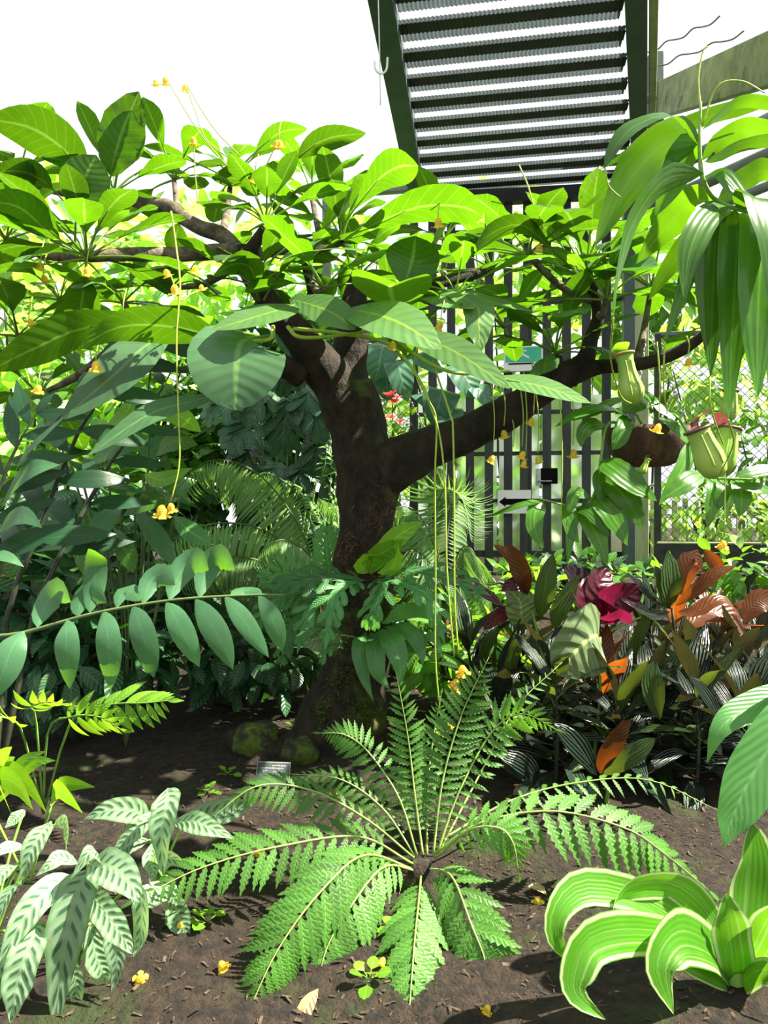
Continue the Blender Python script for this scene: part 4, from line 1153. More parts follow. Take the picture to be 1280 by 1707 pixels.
for pts, w in [([(-20, 1340, 1.85), (20, 1290, 1.8), (45, 1265, 1.78), (78, 1252, 1.76)], 24), ([(-10, 1345, 1.85), (30, 1295, 1.8), (60, 1270, 1.77), (92, 1268, 1.75)], 26), ([(-20, 1340, 1.85), (10, 1295, 1.8), (40, 1300, 1.75), (78, 1355, 1.72)], 46), ([(-20, 1340, 1.85), (0, 1300, 1.78), (30, 1310, 1.73), (55, 1350, 1.7)], 44), ([(-20, 1340, 1.85), (-10, 1290, 1.78), (0, 1310, 1.73), (18, 1355, 1.7)], 36),
               ([(85, 1340, 1.85), (100, 1310, 1.8), (125, 1307, 1.78), (158, 1312, 1.76)], 26), ([(85, 1345, 1.85), (95, 1315, 1.78), (115, 1330, 1.74), (138, 1356, 1.72)], 32), ([(-20, 1330, 1.85), (0, 1270, 1.8), (10, 1255, 1.78), (20, 1245, 1.76)], 24), ([(-20, 1330, 1.85), (5, 1290, 1.82), (15, 1270, 1.8), (25, 1262, 1.78)], 22)]:
    pblade(sg, pts, w, 'lime', 55, shape='lance', nseg=8)
for q in ((-20, 1340, 1.85), (85, 1342, 1.85)):
    tube('stem', [V((c0.x, c0.y, 0)), (V((c0.x, c0.y, 0)) + P(*q)) / 2, P(*q)], 0.004, 'stem', sg, sides=5)

# ================================================================== SPOTTED LEAVES, LOWER LEFT
def spotted(label, base, leaves):
    b = P(*base)
    b = V((b.x, b.y, gz(b.x, b.y)))
    t = thing('spotted_leaf_plant', label, 'plant', b, 'silver spotted plants at the lower left')
    for pts, w, a in leaves:
        p = [P(*q) for q in pts]
        dm = pts[0][2]
        q0 = b + (p[0] - b) * 0.15
        blade(t, p, w / FPX * dm, facing(a), 'spots', shape='strap' if w > 40 else 'lance', nseg=13, fold=0.3, curl=0.1, wave=0.03, wf=3)
        tube('leaf_stalk', [b, (b + p[0]) / 2 + V((0, 0, 0.03)), p[0]], 0.0035, 'stem', t, sides=5)
    return t


spotted('big clump of silver-green leaves with dark dashes hanging at the lower left', (130, 1620, 1.55), [
    ([(150, 1448, 1.5), (125, 1500, 1.45), (105, 1590, 1.42), (92, 1720, 1.40)], 64, 72), ([(120, 1460, 1.5), (75, 1490, 1.45), (35, 1540, 1.42), (-5, 1620, 1.4)], 46, 55), ([(65, 1540, 1.45), (45, 1590, 1.4), (28, 1650, 1.38), (18, 1705, 1.37)], 56, 72),
    ([(148, 1440, 1.5), (180, 1445, 1.45), (210, 1465, 1.42), (236, 1505, 1.4)], 56, 45), ([(152, 1492, 1.5), (175, 1520, 1.45), (200, 1555, 1.43), (222, 1590, 1.42)], 44, 65), ([(178, 1535, 1.5), (190, 1570, 1.46), (196, 1610, 1.44), (187, 1655, 1.43)], 36, 72),
    ([(115, 1600, 1.5), (125, 1630, 1.46), (128, 1660, 1.45), (118, 1690, 1.45)], 34, 70), ([(130, 1440, 1.55), (100, 1430, 1.55), (85, 1440, 1.53), (60, 1460, 1.52)], 26, 40), ([(215, 1480, 1.5), (235, 1500, 1.46), (235, 1560, 1.45), (222, 1595, 1.44)], 36, 70),
    ([(155, 1440, 1.5), (165, 1425, 1.48), (150, 1420, 1.45), (118, 1465, 1.43)], 34, 60), ([(150, 1540, 1.52), (160, 1590, 1.5), (172, 1620, 1.49), (180, 1640, 1.5)], 40, 70)])
spotted('clump of silver spotted leaves with a pale leaf hanging straight down', (265, 1470, 1.85), [
    ([(280, 1315, 1.75), (278, 1345, 1.7), (270, 1390, 1.68), (272, 1458, 1.67)], 50, 80), ([(255, 1352, 1.8), (235, 1375, 1.76), (210, 1400, 1.74), (186, 1425, 1.73)], 34, 60), ([(245, 1372, 1.8), (225, 1352, 1.76), (180, 1350, 1.73), (140, 1366, 1.72)], 40, 45),
    ([(290, 1372, 1.8), (320, 1370, 1.76), (350, 1380, 1.74), (392, 1398, 1.73)], 36, 50), ([(310, 1372, 1.85), (350, 1358, 1.85), (390, 1350, 1.83), (428, 1335, 1.82)], 42, 50), ([(250, 1400, 1.8), (215, 1410, 1.78), (195, 1425, 1.76), (180, 1440, 1.75)], 30, 45), ([(255, 1405, 1.8), (250, 1430, 1.76), (255, 1450, 1.75), (250, 1470, 1.74)], 26, 70),
    ([(285, 1480, 1.75), (295, 1520, 1.7), (305, 1545, 1.68), (315, 1565, 1.67)], 40, 70), ([(285, 1470, 1.75), (265, 1490, 1.7), (240, 1500, 1.68), (230, 1510, 1.67)], 50, 50), ([(270, 1460, 1.8), (265, 1440, 1.75), (285, 1430, 1.74), (320, 1450, 1.72)], 34, 50)])
spotted('silver spotted leaves cut off by the left picture edge', (-20, 1600, 1.6), [
    ([(85, 1370, 1.6), (65, 1395, 1.55), (48, 1430, 1.53), (36, 1480, 1.52)], 38, 70), ([(35, 1470, 1.55), (20, 1480, 1.5), (5, 1510, 1.47), (-20, 1560, 1.45)], 40, 60), ([(90, 1375, 1.65), (110, 1370, 1.62), (112, 1395, 1.6), (110, 1420, 1.6)], 26, 70), ([(45, 1415, 1.6), (20, 1412, 1.57), (0, 1418, 1.55), (-20, 1430, 1.54)], 22, 40),
    ([(30, 1440, 1.55), (10, 1450, 1.5), (-5, 1470, 1.48), (-30, 1500, 1.46)], 36, 50), ([(20, 1560, 1.5), (5, 1590, 1.45), (-5, 1640, 1.43), (-15, 1690, 1.42)], 50, 65), ([(40, 1350, 1.7), (30, 1360, 1.68), (20, 1370, 1.67), (8, 1380, 1.66)], 24, 60)])

# ================================================================== STRIPED DRACAENA, LOWER RIGHT
dr = thing('striped_dracaena', 'dracaena with broad arching green leaves edged white at the lower right', 'plant', V((P(1225, 1690, 1.5).x, 1.5, gz(0.74, 1.5))))
tube('stem', [V((P(1225, 1690, 1.5).x, 1.5, -0.06)), P(1224, 1640, 1.5), P(1226, 1600, 1.5)], [0.026, 0.024, 0.018], 'stem', dr, sides=10)
for pts, w, a, sh in [([(1220, 1640, 1.5), (1180, 1575, 1.46), (1080, 1502, 1.42), (980, 1478, 1.38), (932, 1512, 1.34), (925, 1565, 1.33), (958, 1612, 1.33)], 58, 42, 'drac'),
                      ([(1222, 1640, 1.5), (1190, 1540, 1.48), (1130, 1478, 1.45), (1060, 1476, 1.4), (1024, 1510, 1.38), (1024, 1548, 1.37)], 56, 44, 'drac'),
                      ([(1220, 1640, 1.5), (1160, 1575, 1.42), (1060, 1555, 1.36), (985, 1570, 1.32), (960, 1620, 1.3), (962, 1660, 1.29), (1008, 1698, 1.29)], 72, 50, 'drac'),
                      ([(1222, 1640, 1.5), (1180, 1580, 1.42), (1130, 1562, 1.36), (1100, 1610, 1.32), (1122, 1690, 1.31)], 86, 48, 'drac'),
                      ([(1226, 1640, 1.5), (1222, 1590, 1.45), (1214, 1530, 1.42), (1212, 1490, 1.41)], 66, 80, 'strap'),
                      ([(1230, 1640, 1.52), (1245, 1540, 1.55), (1252, 1450, 1.56), (1256, 1375, 1.55)], 92, 82, 'paddle'),
                      ([(1230, 1640, 1.5), (1262, 1580, 1.45), (1290, 1530, 1.42), (1330, 1500, 1.4)], 62, 60, 'strap'),
                      ([(1222, 1650, 1.5), (1190, 1630, 1.46), (1150, 1612, 1.43), (1125, 1600, 1.42)], 34, 40, 'lance'),
                      ([(1222, 1650, 1.5), (1195, 1605, 1.52), (1170, 1585, 1.54), (1150, 1580, 1.55)], 40, 60, 'lance'),
                      ([(1232, 1650, 1.5), (1260, 1625, 1.44), (1290, 1625, 1.4), (1320, 1650, 1.38)], 44, 40, 'strap'),
                      ([(1224, 1640, 1.5), (1190, 1560, 1.55), (1150, 1510, 1.58), (1110, 1490, 1.6)], 44, 50, 'strap')]:
    pblade(dr, pts, w, 'stripe', a, shape=sh, nseg=18, fold=0.35, curl=0.15, wave=0.05, wf=2.3, twist=R.uniform(-0.5, 0.5))
d2 = thing('broad_leaf_dracaena', 'broad plain green leaves hanging in from the right picture edge', 'plant', V((P(1400, 1550, 1.6).x, 1.6, gz(1.0, 1.6))))
tube('stem', [V((P(1400, 1550, 1.6).x, 1.6, -0.05)), P(1395, 1350, 1.6), P(1380, 1200, 1.6)], [0.02, 0.018, 0.012], 'stem', d2, sides=8)
for pts, w, a in [([(1385, 1190, 1.6), (1320, 1200, 1.5), (1255, 1290, 1.45), (1222, 1360, 1.43), (1206, 1412, 1.42)], 98, 62), ([(1385, 1180, 1.6), (1310, 1160, 1.55), (1240, 1185, 1.52), (1200, 1215, 1.5), (1178, 1272, 1.5)], 50, 40), ([(1385, 1170, 1.6), (1360, 1120, 1.55), (1310, 1120, 1.5), (1280, 1150, 1.48)], 50, 50), ([(1385, 1200, 1.6), (1340, 1260, 1.5), (1310, 1330, 1.45), (1300, 1400, 1.43)], 70, 65)]:
    pblade(d2, pts, w, 'broad', a, shape='lance', nseg=14, fold=0.25, wave=0.02)

# ================================================================== DARK PLEATED-LEAF BED, RIGHT
def bed_protos(mat, tagname):
    return [proto(tagname, L, W, dr_, mat, sh, lift=0.1, nseg=9, fold=0.35, curl=0.1, wave=0.05, wf=1.5, pet=0.1, pr=0.003) for L, W, dr_, sh in ((0.30, 0.078, 0.5, 'lance'), (0.26, 0.074, 0.8, 'lance'), (0.31, 0.080, 0.3, 'oval'), (0.27, 0.070, 1.0, 'lance'))]


BP = bed_protos('bed', 'pleated_leaf')
BG = bed_protos('bed_green', 'olive_leaf')
BO = bed_protos('bed_orange', 'bronze_leaf')
BEDS = [(830, 1290, 2.75), (880, 1235, 2.9), (935, 1210, 3.05), (925, 1290, 2.6), (985, 1260, 2.75), (1000, 1180, 3.2), (1045, 1290, 2.6), (1050, 1215, 3.0), (1090, 1160, 3.3), (1105, 1255, 2.75), (1140, 1200, 3.0), (1160, 1300, 2.55), (1185, 1240, 2.8),
        (1200, 1160, 3.3), (1235, 1210, 2.95), (1255, 1280, 2.6), (1270, 1170, 3.2), (870, 1160, 3.3), (940, 1140, 3.5), (1020, 1130, 3.6), (1120, 1120, 3.6), (1310, 1230, 2.8), (1220, 1110, 3.7), (790, 1240, 3.1)]
WHERE = ['beside the fern fronds', 'under the round veined leaf', 'behind the upright fern fronds', 'just above the long right fern frond', 'with a bronze young shoot', 'below the maroon leaves', 'low over the arching fern frond', 'at the middle of the dark bed', 'behind the bronze leaves', 'with pale glossy stripes at the bed front',
         'in the thick of the dark bed', 'hanging over the fern tip', 'next to the broad green leaf', 'at the back of the dark bed', 'near the right picture edge', 'behind the broad hanging leaf', 'far right at the bed back', 'under the orange-bronze shoot', 'behind the round veined leaf', 'at the back below the crumpled maroon plant',
         'under the tall bronze leaves', 'cut by the right picture edge', 'at the far right back edge', 'left end of the dark bed']
for i, (x, y_, d) in enumerate(BEDS):
    p = P(x, y_, d)
    b = V((p.x, d, gz(p.x, d)))
    t = thing('pleated_leaf_plant', 'dark pleated-leaf plant ' + WHERE[i], 'plant', b, 'dark pleated-leaf plants of the right bed')
    H = R.uniform(0.24, 0.40) + (0.10 if d > 3 else 0)
    top = b + V((R.uniform(-.06, .06), R.uniform(-.06, .04), H))
    tube('stem', [b - V((0, 0, 0.02)), (b + top) / 2 + V((0.01, 0, 0)), top], [0.008, 0.007, 0.005], 'darkstem', t, sides=6)
    n = 19
    az0 = R.random() * 6
    for j in range(n):
        f = j / (n - 1)
        q = b.lerp(top, 0.12 + 0.88 * f)
        el = math.radians(5 + 70 * f ** 1.3 + R.uniform(-12, 12))
        dv = rdir(az0 + j * 2.4, el)
        upv = rdir(az0 + j * 2.4, el + PI / 2)
        pool = BP if R.random() < 0.78 else BG
        if i in (4, 13, 20) and f > 0.75:
            pool = BO
        place('leaf', R.choice(pool), t, q, dv, upv + V((R.uniform(-.3, .3), R.uniform(-.3, .3), 0)), R.uniform(0.85, 1.15))

# named shoots above the bed
def shoot(name, label, base, leaves, mats, stem='stem', cat='plant', shape='oval', top=None):
    b = P(*base)
    g0 = V((b.x, b.y, gz(b.x, b.y)))
    t = thing(name, label, cat, g0)
    tp = P(*top) if top else P(*leaves[0][0][0])
    tube('stem', [g0 - V((0, 0, 0.02)), (g0 + tp) / 2 + V((0.015, 0, 0.0)), tp], [0.008, 0.006, 0.005], stem, t, sides=6)
    for k_, (pts, w, a) in enumerate(leaves):
        pblade(t, pts, w, mats[k_ % len(mats)], a, shape=shape, nseg=10, fold=0.3, wave=0.03)
    return t


shoot('bronze_shoot', 'orange-bronze and olive leaves on a yellow stem at the bed left end', (930, 1230, 2.9), [
    ([(880, 990, 2.85), (872, 965, 2.8), (860, 935, 2.78), (846, 905, 2.76)], 34, 80), ([(878, 990, 2.85), (866, 950, 2.82), (848, 925, 2.84), (822, 908, 2.86)], 24, 60), ([(900, 1030, 2.85), (905, 1000, 2.8), (912, 960, 2.78), (922, 922, 2.77)], 36, 82),
    ([(925, 1050, 2.85), (930, 1020, 2.8), (945, 990, 2.78), (964, 958, 2.77)], 34, 75), ([(880, 992, 2.85), (865, 975, 2.8), (850, 975, 2.78), (835, 985, 2.76)], 24, 60), ([(855, 1130, 2.85), (848, 1100, 2.8), (855, 1075, 2.78), (878, 1058, 2.77)], 38, 75), ([(825, 1120, 2.85), (812, 1090, 2.8), (815, 1065, 2.78), (832, 1045, 2.77)], 34, 75)],
    ['bed_orange', 'bed_orange', 'bed_green', 'bed_green', 'maroon', 'bed_green', 'bed_green'], top=(880, 990, 2.85))
shoot('maroon_leaf_plant', 'crumpled deep maroon leaf plant with pink glints behind the round leaf', (1010, 1180, 3.0), [
    ([(1000, 1040, 2.95), (980, 1000, 2.85), (965, 970, 2.84), (950, 940, 2.9)], 70, 60), ([(1000, 1040, 2.95), (1020, 1005, 2.85), (1045, 995, 2.84), (1072, 985, 2.86)], 60, 55), ([(1000, 1040, 2.95), (1000, 1000, 2.86), (1000, 970, 2.86), (1020, 955, 2.9)], 54, 75), ([(1000, 1040, 2.95), (985, 1035, 2.8), (968, 1040, 2.78), (955, 1055, 2.78)], 44, 60),
    ([(1000, 1040, 2.95), (1020, 1035, 2.8), (1035, 1030, 2.78), (1050, 1040, 2.78)], 48, 60), ([(840, 1010, 2.95), (800, 985, 2.9), (770, 972, 2.88), (735, 970, 2.86)], 26, 50), ([(880, 1035, 2.95), (850, 1020, 2.9), (830, 1030, 2.88), (805, 1050, 2.86)], 24, 50)],
    ['maroon'], stem='darkstem', shape='round', top=(1000, 1040, 2.95))
rl = shoot('round_veined_plant', 'olive round leaf with pale raised veins facing out over the dark bed', (985, 1240, 2.75), [
    ([(1000, 1062, 2.7), (985, 1062, 2.6), (955, 1090, 2.57), (928, 1126, 2.57)], 118, 75), ([(870, 1040, 2.9), (868, 1015, 2.85), (865, 1000, 2.85), (850, 985, 2.86)], 56, 70)], ['anthurium'], shape='round', top=(1000, 1062, 2.7))
shoot('bronze_crown_plant', 'tall bronze-leaved plant with orange backlit leaves below the chain-link fence', (1130, 1200, 3.0), [
    ([(1120, 1010, 2.95), (1118, 985, 2.88), (1116, 955, 2.86), (1113, 918, 2.86)], 44, 80), ([(1122, 1000, 2.95), (1140, 960, 2.92), (1155, 930, 2.92), (1170, 955, 2.92)], 36, 40), ([(1125, 1010, 2.95), (1160, 985, 2.88), (1190, 960, 2.86), (1228, 942, 2.86)], 32, 45), ([(1118, 1015, 2.95), (1105, 990, 2.88), (1098, 965, 2.86), (1090, 942, 2.86)], 34, 70),
    ([(1120, 1015, 2.95), (1090, 1000, 2.88), (1065, 975, 2.86), (1045, 955, 2.86)], 22, 60), ([(1190, 965, 3.0), (1195, 945, 2.98), (1185, 930, 2.98), (1173, 915, 2.98)], 24, 50), ([(1115, 1020, 2.95), (1085, 1025, 2.86), (1058, 1010, 2.84), (1030, 995, 2.84)], 30, 55), ([(1130, 1020, 2.95), (1160, 1020, 2.9), (1200, 1000, 2.9), (1230, 1020, 2.9)], 34, 50), ([(1140, 1050, 2.95), (1180, 1020, 3.0), (1215, 1030, 3.0), (1245, 1060, 3.0)], 60, 40), ([(1240, 1040, 3.0), (1255, 1010, 3.0), (1275, 1000, 3.0), (1300, 1010, 3.0)], 40, 50)],
    ['bed_green', 'bed_orange', 'bed_orange', 'bed_green', 'bed', 'bed_orange', 'bed', 'bed_orange', 'bed_orange', 'bed_orange'], stem='darkstem', top=(1120, 1015, 2.95))
shoot('olive_shoot', 'olive and orange edged shoot leaning over the arching fern frond', (1010, 1330, 2.45), [
    ([(1000, 1290, 2.4), (1010, 1260, 2.35), (1030, 1225, 2.33), (1052, 1198, 2.33)], 36, 75), ([(1005, 1292, 2.4), (1035, 1270, 2.35), (1065, 1250, 2.33), (1092, 1230, 2.33)], 34, 60), ([(995, 1292, 2.4), (975, 1260, 2.35), (950, 1230, 2.33), (922, 1205, 2.33)], 38, 65), ([(900, 1312, 2.4), (885, 1285, 2.35), (860, 1265, 2.33), (825, 1255, 2.33)], 34, 60), ([(995, 1300, 2.4), (990, 1310, 2.33), (988, 1320, 2.32), (992, 1335, 2.32)], 26, 70), ([(1100, 1200, 2.45), (1090, 1160, 2.4), (1085, 1130, 2.38), (1092, 1100, 2.38)], 42, 78), ([(1205, 1215, 2.45), (1190, 1180, 2.4), (1170, 1150, 2.38), (1148, 1126, 2.38)], 24, 60)],
    ['bed_orange', 'bed_green', 'bed', 'bed', 'bed', 'bed_green', 'bed'], top=(1000, 1295, 2.4))

#SECTION3
# ================================================================== PITCHER PLANTS
def pitcher(parent, top, bot, prof, mat='pitcher', rim='pitcherrim', lid=True, lidv=None):
    """prof: radii from mouth to foot as share of length"""
    A, B = P(*top), P(*bot)
    ax = (A - B)
    L = ax.length
    g = lathe_geo([(r * L, h * L) for h, r in prof], 18, V((0, 0, 0)), ax)
    o = link('pitcher', mesh('pitcher', g[0], g[1], mat, g[2]), parent, B)
    r0 = prof[-1][1] * L
    axn = ax.normalized()
    N = axn.orthogonal().normalized()
    Bn = axn.cross(N)
    ring = [A + (N * math.cos(a) + Bn * math.sin(a)) * r0 * 1.04 for a in [i * PI / 8 for i in range(17)]]
    tg = tube_geo(ring, r0 * 0.15, sides=8, nseg=32, cap=False)
    link('rim', mesh('rim', rel(tg[0], A), tg[1], rim, tg[2]), o, A)
    # keel wings down the front
    for sx in (-1, 1):
        f = V((sx * 0.35, -1, 0)).normalized()
        pts = [B + ax * h + (f - axn * f.dot(axn)).normalized() * (r * L * 1.03) for h, r in prof if 0.1 < h < 0.97]
        tg = tube_geo(pts, 0.0028, sides=5)
        link('wing', mesh('wing', rel(tg[0], B), tg[1], mat, tg[2]), o, B)
    if lid:
        lv = lidv or V((0, 0.4, 1))
        e = A + V((0, r0, 0))
        blade(o, [e, e + lv * r0 * 0.8, e + lv * r0 * 1.3 + V((0, -r0 * 1.2, 0)), e + lv * r0 * 1.2 + V((0, -r0 * 2.2, 0))], r0 * 1.7, V((0, 0.5, 1)), 'maroonlid' if rim == 'pitcherrim' else 'lime', 'lid', shape='round', nseg=8)
    return o


M['maroonlid'] = leaf_mat('pitcher lid', (0.14, 0.05, 0.05), (0.25, 0.05, 0.05), tf=0.2, rough=0.35, var=0.1)
SLIM = [(0, 0.02), (0.03, 0.13), (0.12, 0.235), (0.28, 0.255), (0.45, 0.21), (0.65, 0.165), (0.85, 0.155), (1.0, 0.175)]
FAT = [(0, 0.03), (0.03, 0.14), (0.1, 0.22), (0.25, 0.275), (0.45, 0.28), (0.7, 0.235), (0.9, 0.215), (1.0, 0.225)]

nv = thing('pitcher_plant', 'pitcher plant vine with long hanging strap leaves at the upper right', 'pitcher plant', P(1320, 365, 1.95))
tube('stem', [P(1330, 370, 1.95), P(1260, 355, 1.92), P(1200, 338, 1.9), P(1172, 300, 1.88), P(1166, 240, 1.87), P(1168, 170, 1.87)], [0.008, 0.007, 0.0065, 0.006, 0.005, 0.003], 'stem', nv, sides=7)
NV = [
    ([(1166, 245, 1.87), (1120, 195, 1.82), (1062, 208, 1.8), (1025, 245, 1.79), (1008, 280, 1.79)], 42, 35), ([(1172, 215, 1.88), (1230, 172, 1.9), (1290, 175, 1.92), (1350, 200, 1.95)], 22, -30), ([(1300, 165, 2.0), (1190, 192, 1.97), (1090, 232, 1.95), (1000, 282, 1.93)], 30, -40),
    ([(1166, 235, 1.87), (1110, 240, 1.9), (1050, 300, 1.93), (992, 410, 1.96)], 74, -70), ([(1166, 230, 1.87), (1140, 255, 1.9), (1118, 310, 1.92), (1092, 360, 1.94)], 48, -75), ([(1172, 290, 1.87), (1110, 300, 1.8), (1062, 360, 1.76), (1035, 440, 1.75), (1022, 530, 1.75)], 46, -55),
    ([(1170, 265, 1.87), (1215, 225, 1.84), (1260, 212, 1.82), (1320, 215, 1.8)], 36, -35), ([(1176, 270, 1.87), (1230, 240, 1.9), (1290, 230, 1.92), (1340, 245, 1.94)], 34, -40), ([(1188, 335, 1.9), (1168, 370, 1.85), (1145, 460, 1.83), (1108, 570, 1.83)], 34, 75),
    ([(1205, 345, 1.9), (1195, 385, 1.82), (1188, 480, 1.8), (1183, 628, 1.8)], 76, 82), ([(1225, 350, 1.9), (1228, 400, 1.8), (1222, 520, 1.78), (1214, 700, 1.78)], 66, 85), ([(1262, 358, 1.9), (1270, 400, 1.78), (1264, 520, 1.75), (1262, 665, 1.75)], 84, 82),
    ([(1235, 350, 1.92), (1262, 330, 1.8), (1282, 400, 1.74), (1290, 540, 1.73)], 66, 70), ([(1190, 335, 1.9), (1150, 340, 1.95), (1110, 380, 2.0), (1060, 440, 2.05)], 56, -50), ([(1205, 340, 1.92), (1180, 380, 2.0), (1130, 430, 2.05), (1080, 500, 2.1)], 58, -60), ([(1195, 335, 1.9), (1240, 300, 1.9), (1275, 285, 1.9), (1320, 300, 1.9)], 44, -40),
    ([(1215, 345, 1.88), (1180, 360, 1.8), (1150, 420, 1.76), (1140, 500, 1.75)], 46, 60), ([(1250, 352, 1.92), (1245, 420, 1.9), (1240, 500, 1.9), (1236, 600, 1.9)], 60, 80), ([(1172, 300, 1.88), (1200, 290, 1.85), (1230, 320, 1.83), (1262, 350, 1.82)], 36, 50), ([(1275, 358, 1.9), (1300, 450, 1.85), (1300, 560, 1.84), (1285, 680, 1.84)], 70, 80)]
for pts, w, a in NV:
    pblade(nv, pts, w, 'nep', a, shape='strap', nseg=15, fold=0.2, wave=0.03, wf=2.5)
for pts in [[(1008, 280, 1.79), (1015, 310, 1.79), (1035, 330, 1.79)], [(1000, 278, 1.93), (985, 300, 1.93), (968, 330, 1.93)], [(1168, 190, 1.87), (1164, 130, 1.87), (1172, 85, 1.87), (1180, 78, 1.87)], [(1170, 210, 1.87), (1195, 145, 1.85), (1235, 135, 1.84), (1275, 155, 1.83)], [(1183, 628, 1.8), (1185, 680, 1.8), (1205, 740, 1.9)], [(1022, 530, 1.75), (1018, 600, 1.9), (1035, 660, 2.2), (1055, 674, 2.45)], [(1108, 570, 1.83), (1106, 640, 1.85), (1112, 690, 1.9)], [(1214, 700, 1.78), (1222, 740, 1.85), (1200, 790, 2.0)]]:
    tube('tendril', [P(*p) for p in pts], [0.0028, 0.0022, 0.0018], 'strand', nv, sides=5)
pitcher(nv, (1040, 590, 2.45), (1056, 674, 2.45), SLIM, rim='pitcherrim2')
pitcher(nv, (1162, 716, 2.05), (1196, 796, 2.05), FAT, lidv=V((0.3, 0.1, 1)))
pitcher(nv, (1216, 714, 2.12), (1200, 788, 2.12), FAT, lidv=V((-0.5, 0.3, 0.8)))
pitcher(nv, (1218, 652, 2.3), (1213, 702, 2.3), FAT, 'pitcher', 'pitcherrim', lid=False)

# hanging bowl
bk = thing('hanging_bowl', 'brown coir hanging bowl on chains right of the fence slats', 'hanging basket', P(1080, 778, 2.9))
rpx = 2.9 / FPX
g = lathe_geo([(0.001, 0), (0.08, 0.002), (0.125, 0.022), (0.15, 0.062), (0.164, 0.11), (0.168, 0.155), (0.152, 0.155), (0.145, 0.10), (0.10, 0.05), (0.001, 0.03)], 28)
bo = P(1080, 778, 2.9)
link('bowl', mesh('bowl', g[0], g[1], 'coir', g[2]), bk, bo)
sgm = lathe_geo([(0.001, 0.125), (0.148, 0.12)], 20)
link('potting_soil', mesh('potting_soil', sgm[0], sgm[1], 'soil', sgm[2]), bk, bo)
lkg = joined([tube_geo([V((0.006 * math.cos(a), 0, 0.013 * math.sin(a))) for a in [i * PI / 5 for i in range(11)]], 0.0018, sides=4, nseg=10, cap=False)])


def chain(parent, a, b):
    n = int((b - a).length / 0.021)
    gs = []
    ax = (b - a).normalized()
    for i in range(n):
        s_ = V((1, 0, 0)) if i % 2 else V((0, 1, 0))
        Y = ax.cross(s_).normalized()
        gs.append(([a + ax * (i * 0.021) + s_ * v.x + Y * v.y + ax * v.z for v in lkg[0]], lkg[1], lkg[2]))
    g_ = joined(gs)
    return link('chain', mesh('chain', rel(g_[0], a), g_[1], 'chain', g_[2]), parent, a)


hk = P(1078, 540, 2.9)
for a in (-0.3, 1.9, 4.0):
    chain(bk, bo + V((0.155 * math.cos(a), 0.155 * math.sin(a), 0.15)), hk)
bp2 = thing('basket_pitcher_plant', 'leafy pitcher plant trailing out of the brown hanging bowl', 'pitcher plant', P(1080, 730, 2.9))
tube('stem', [P(1060, 720, 2.85), P(1015, 705, 2.75), P(1002, 760, 2.7), P(995, 810, 2.68), P(970, 845, 2.66), P(900, 832, 2.64)], [0.006, 0.005, 0.004], 'stem', bp2, sides=6)
tube('stem', [P(1090, 720, 2.85), P(1120, 690, 2.75), P(1150, 730, 2.6), P(1170, 790, 2.5), P(1260, 800, 2.4)], [0.006, 0.005, 0.004], 'stem', bp2, sides=6)
tube('stem', [P(1080, 725, 2.88), P(1060, 690, 2.86), P(1040, 660, 2.85)], [0.006, 0.005, 0.004], 'stem', bp2, sides=6)
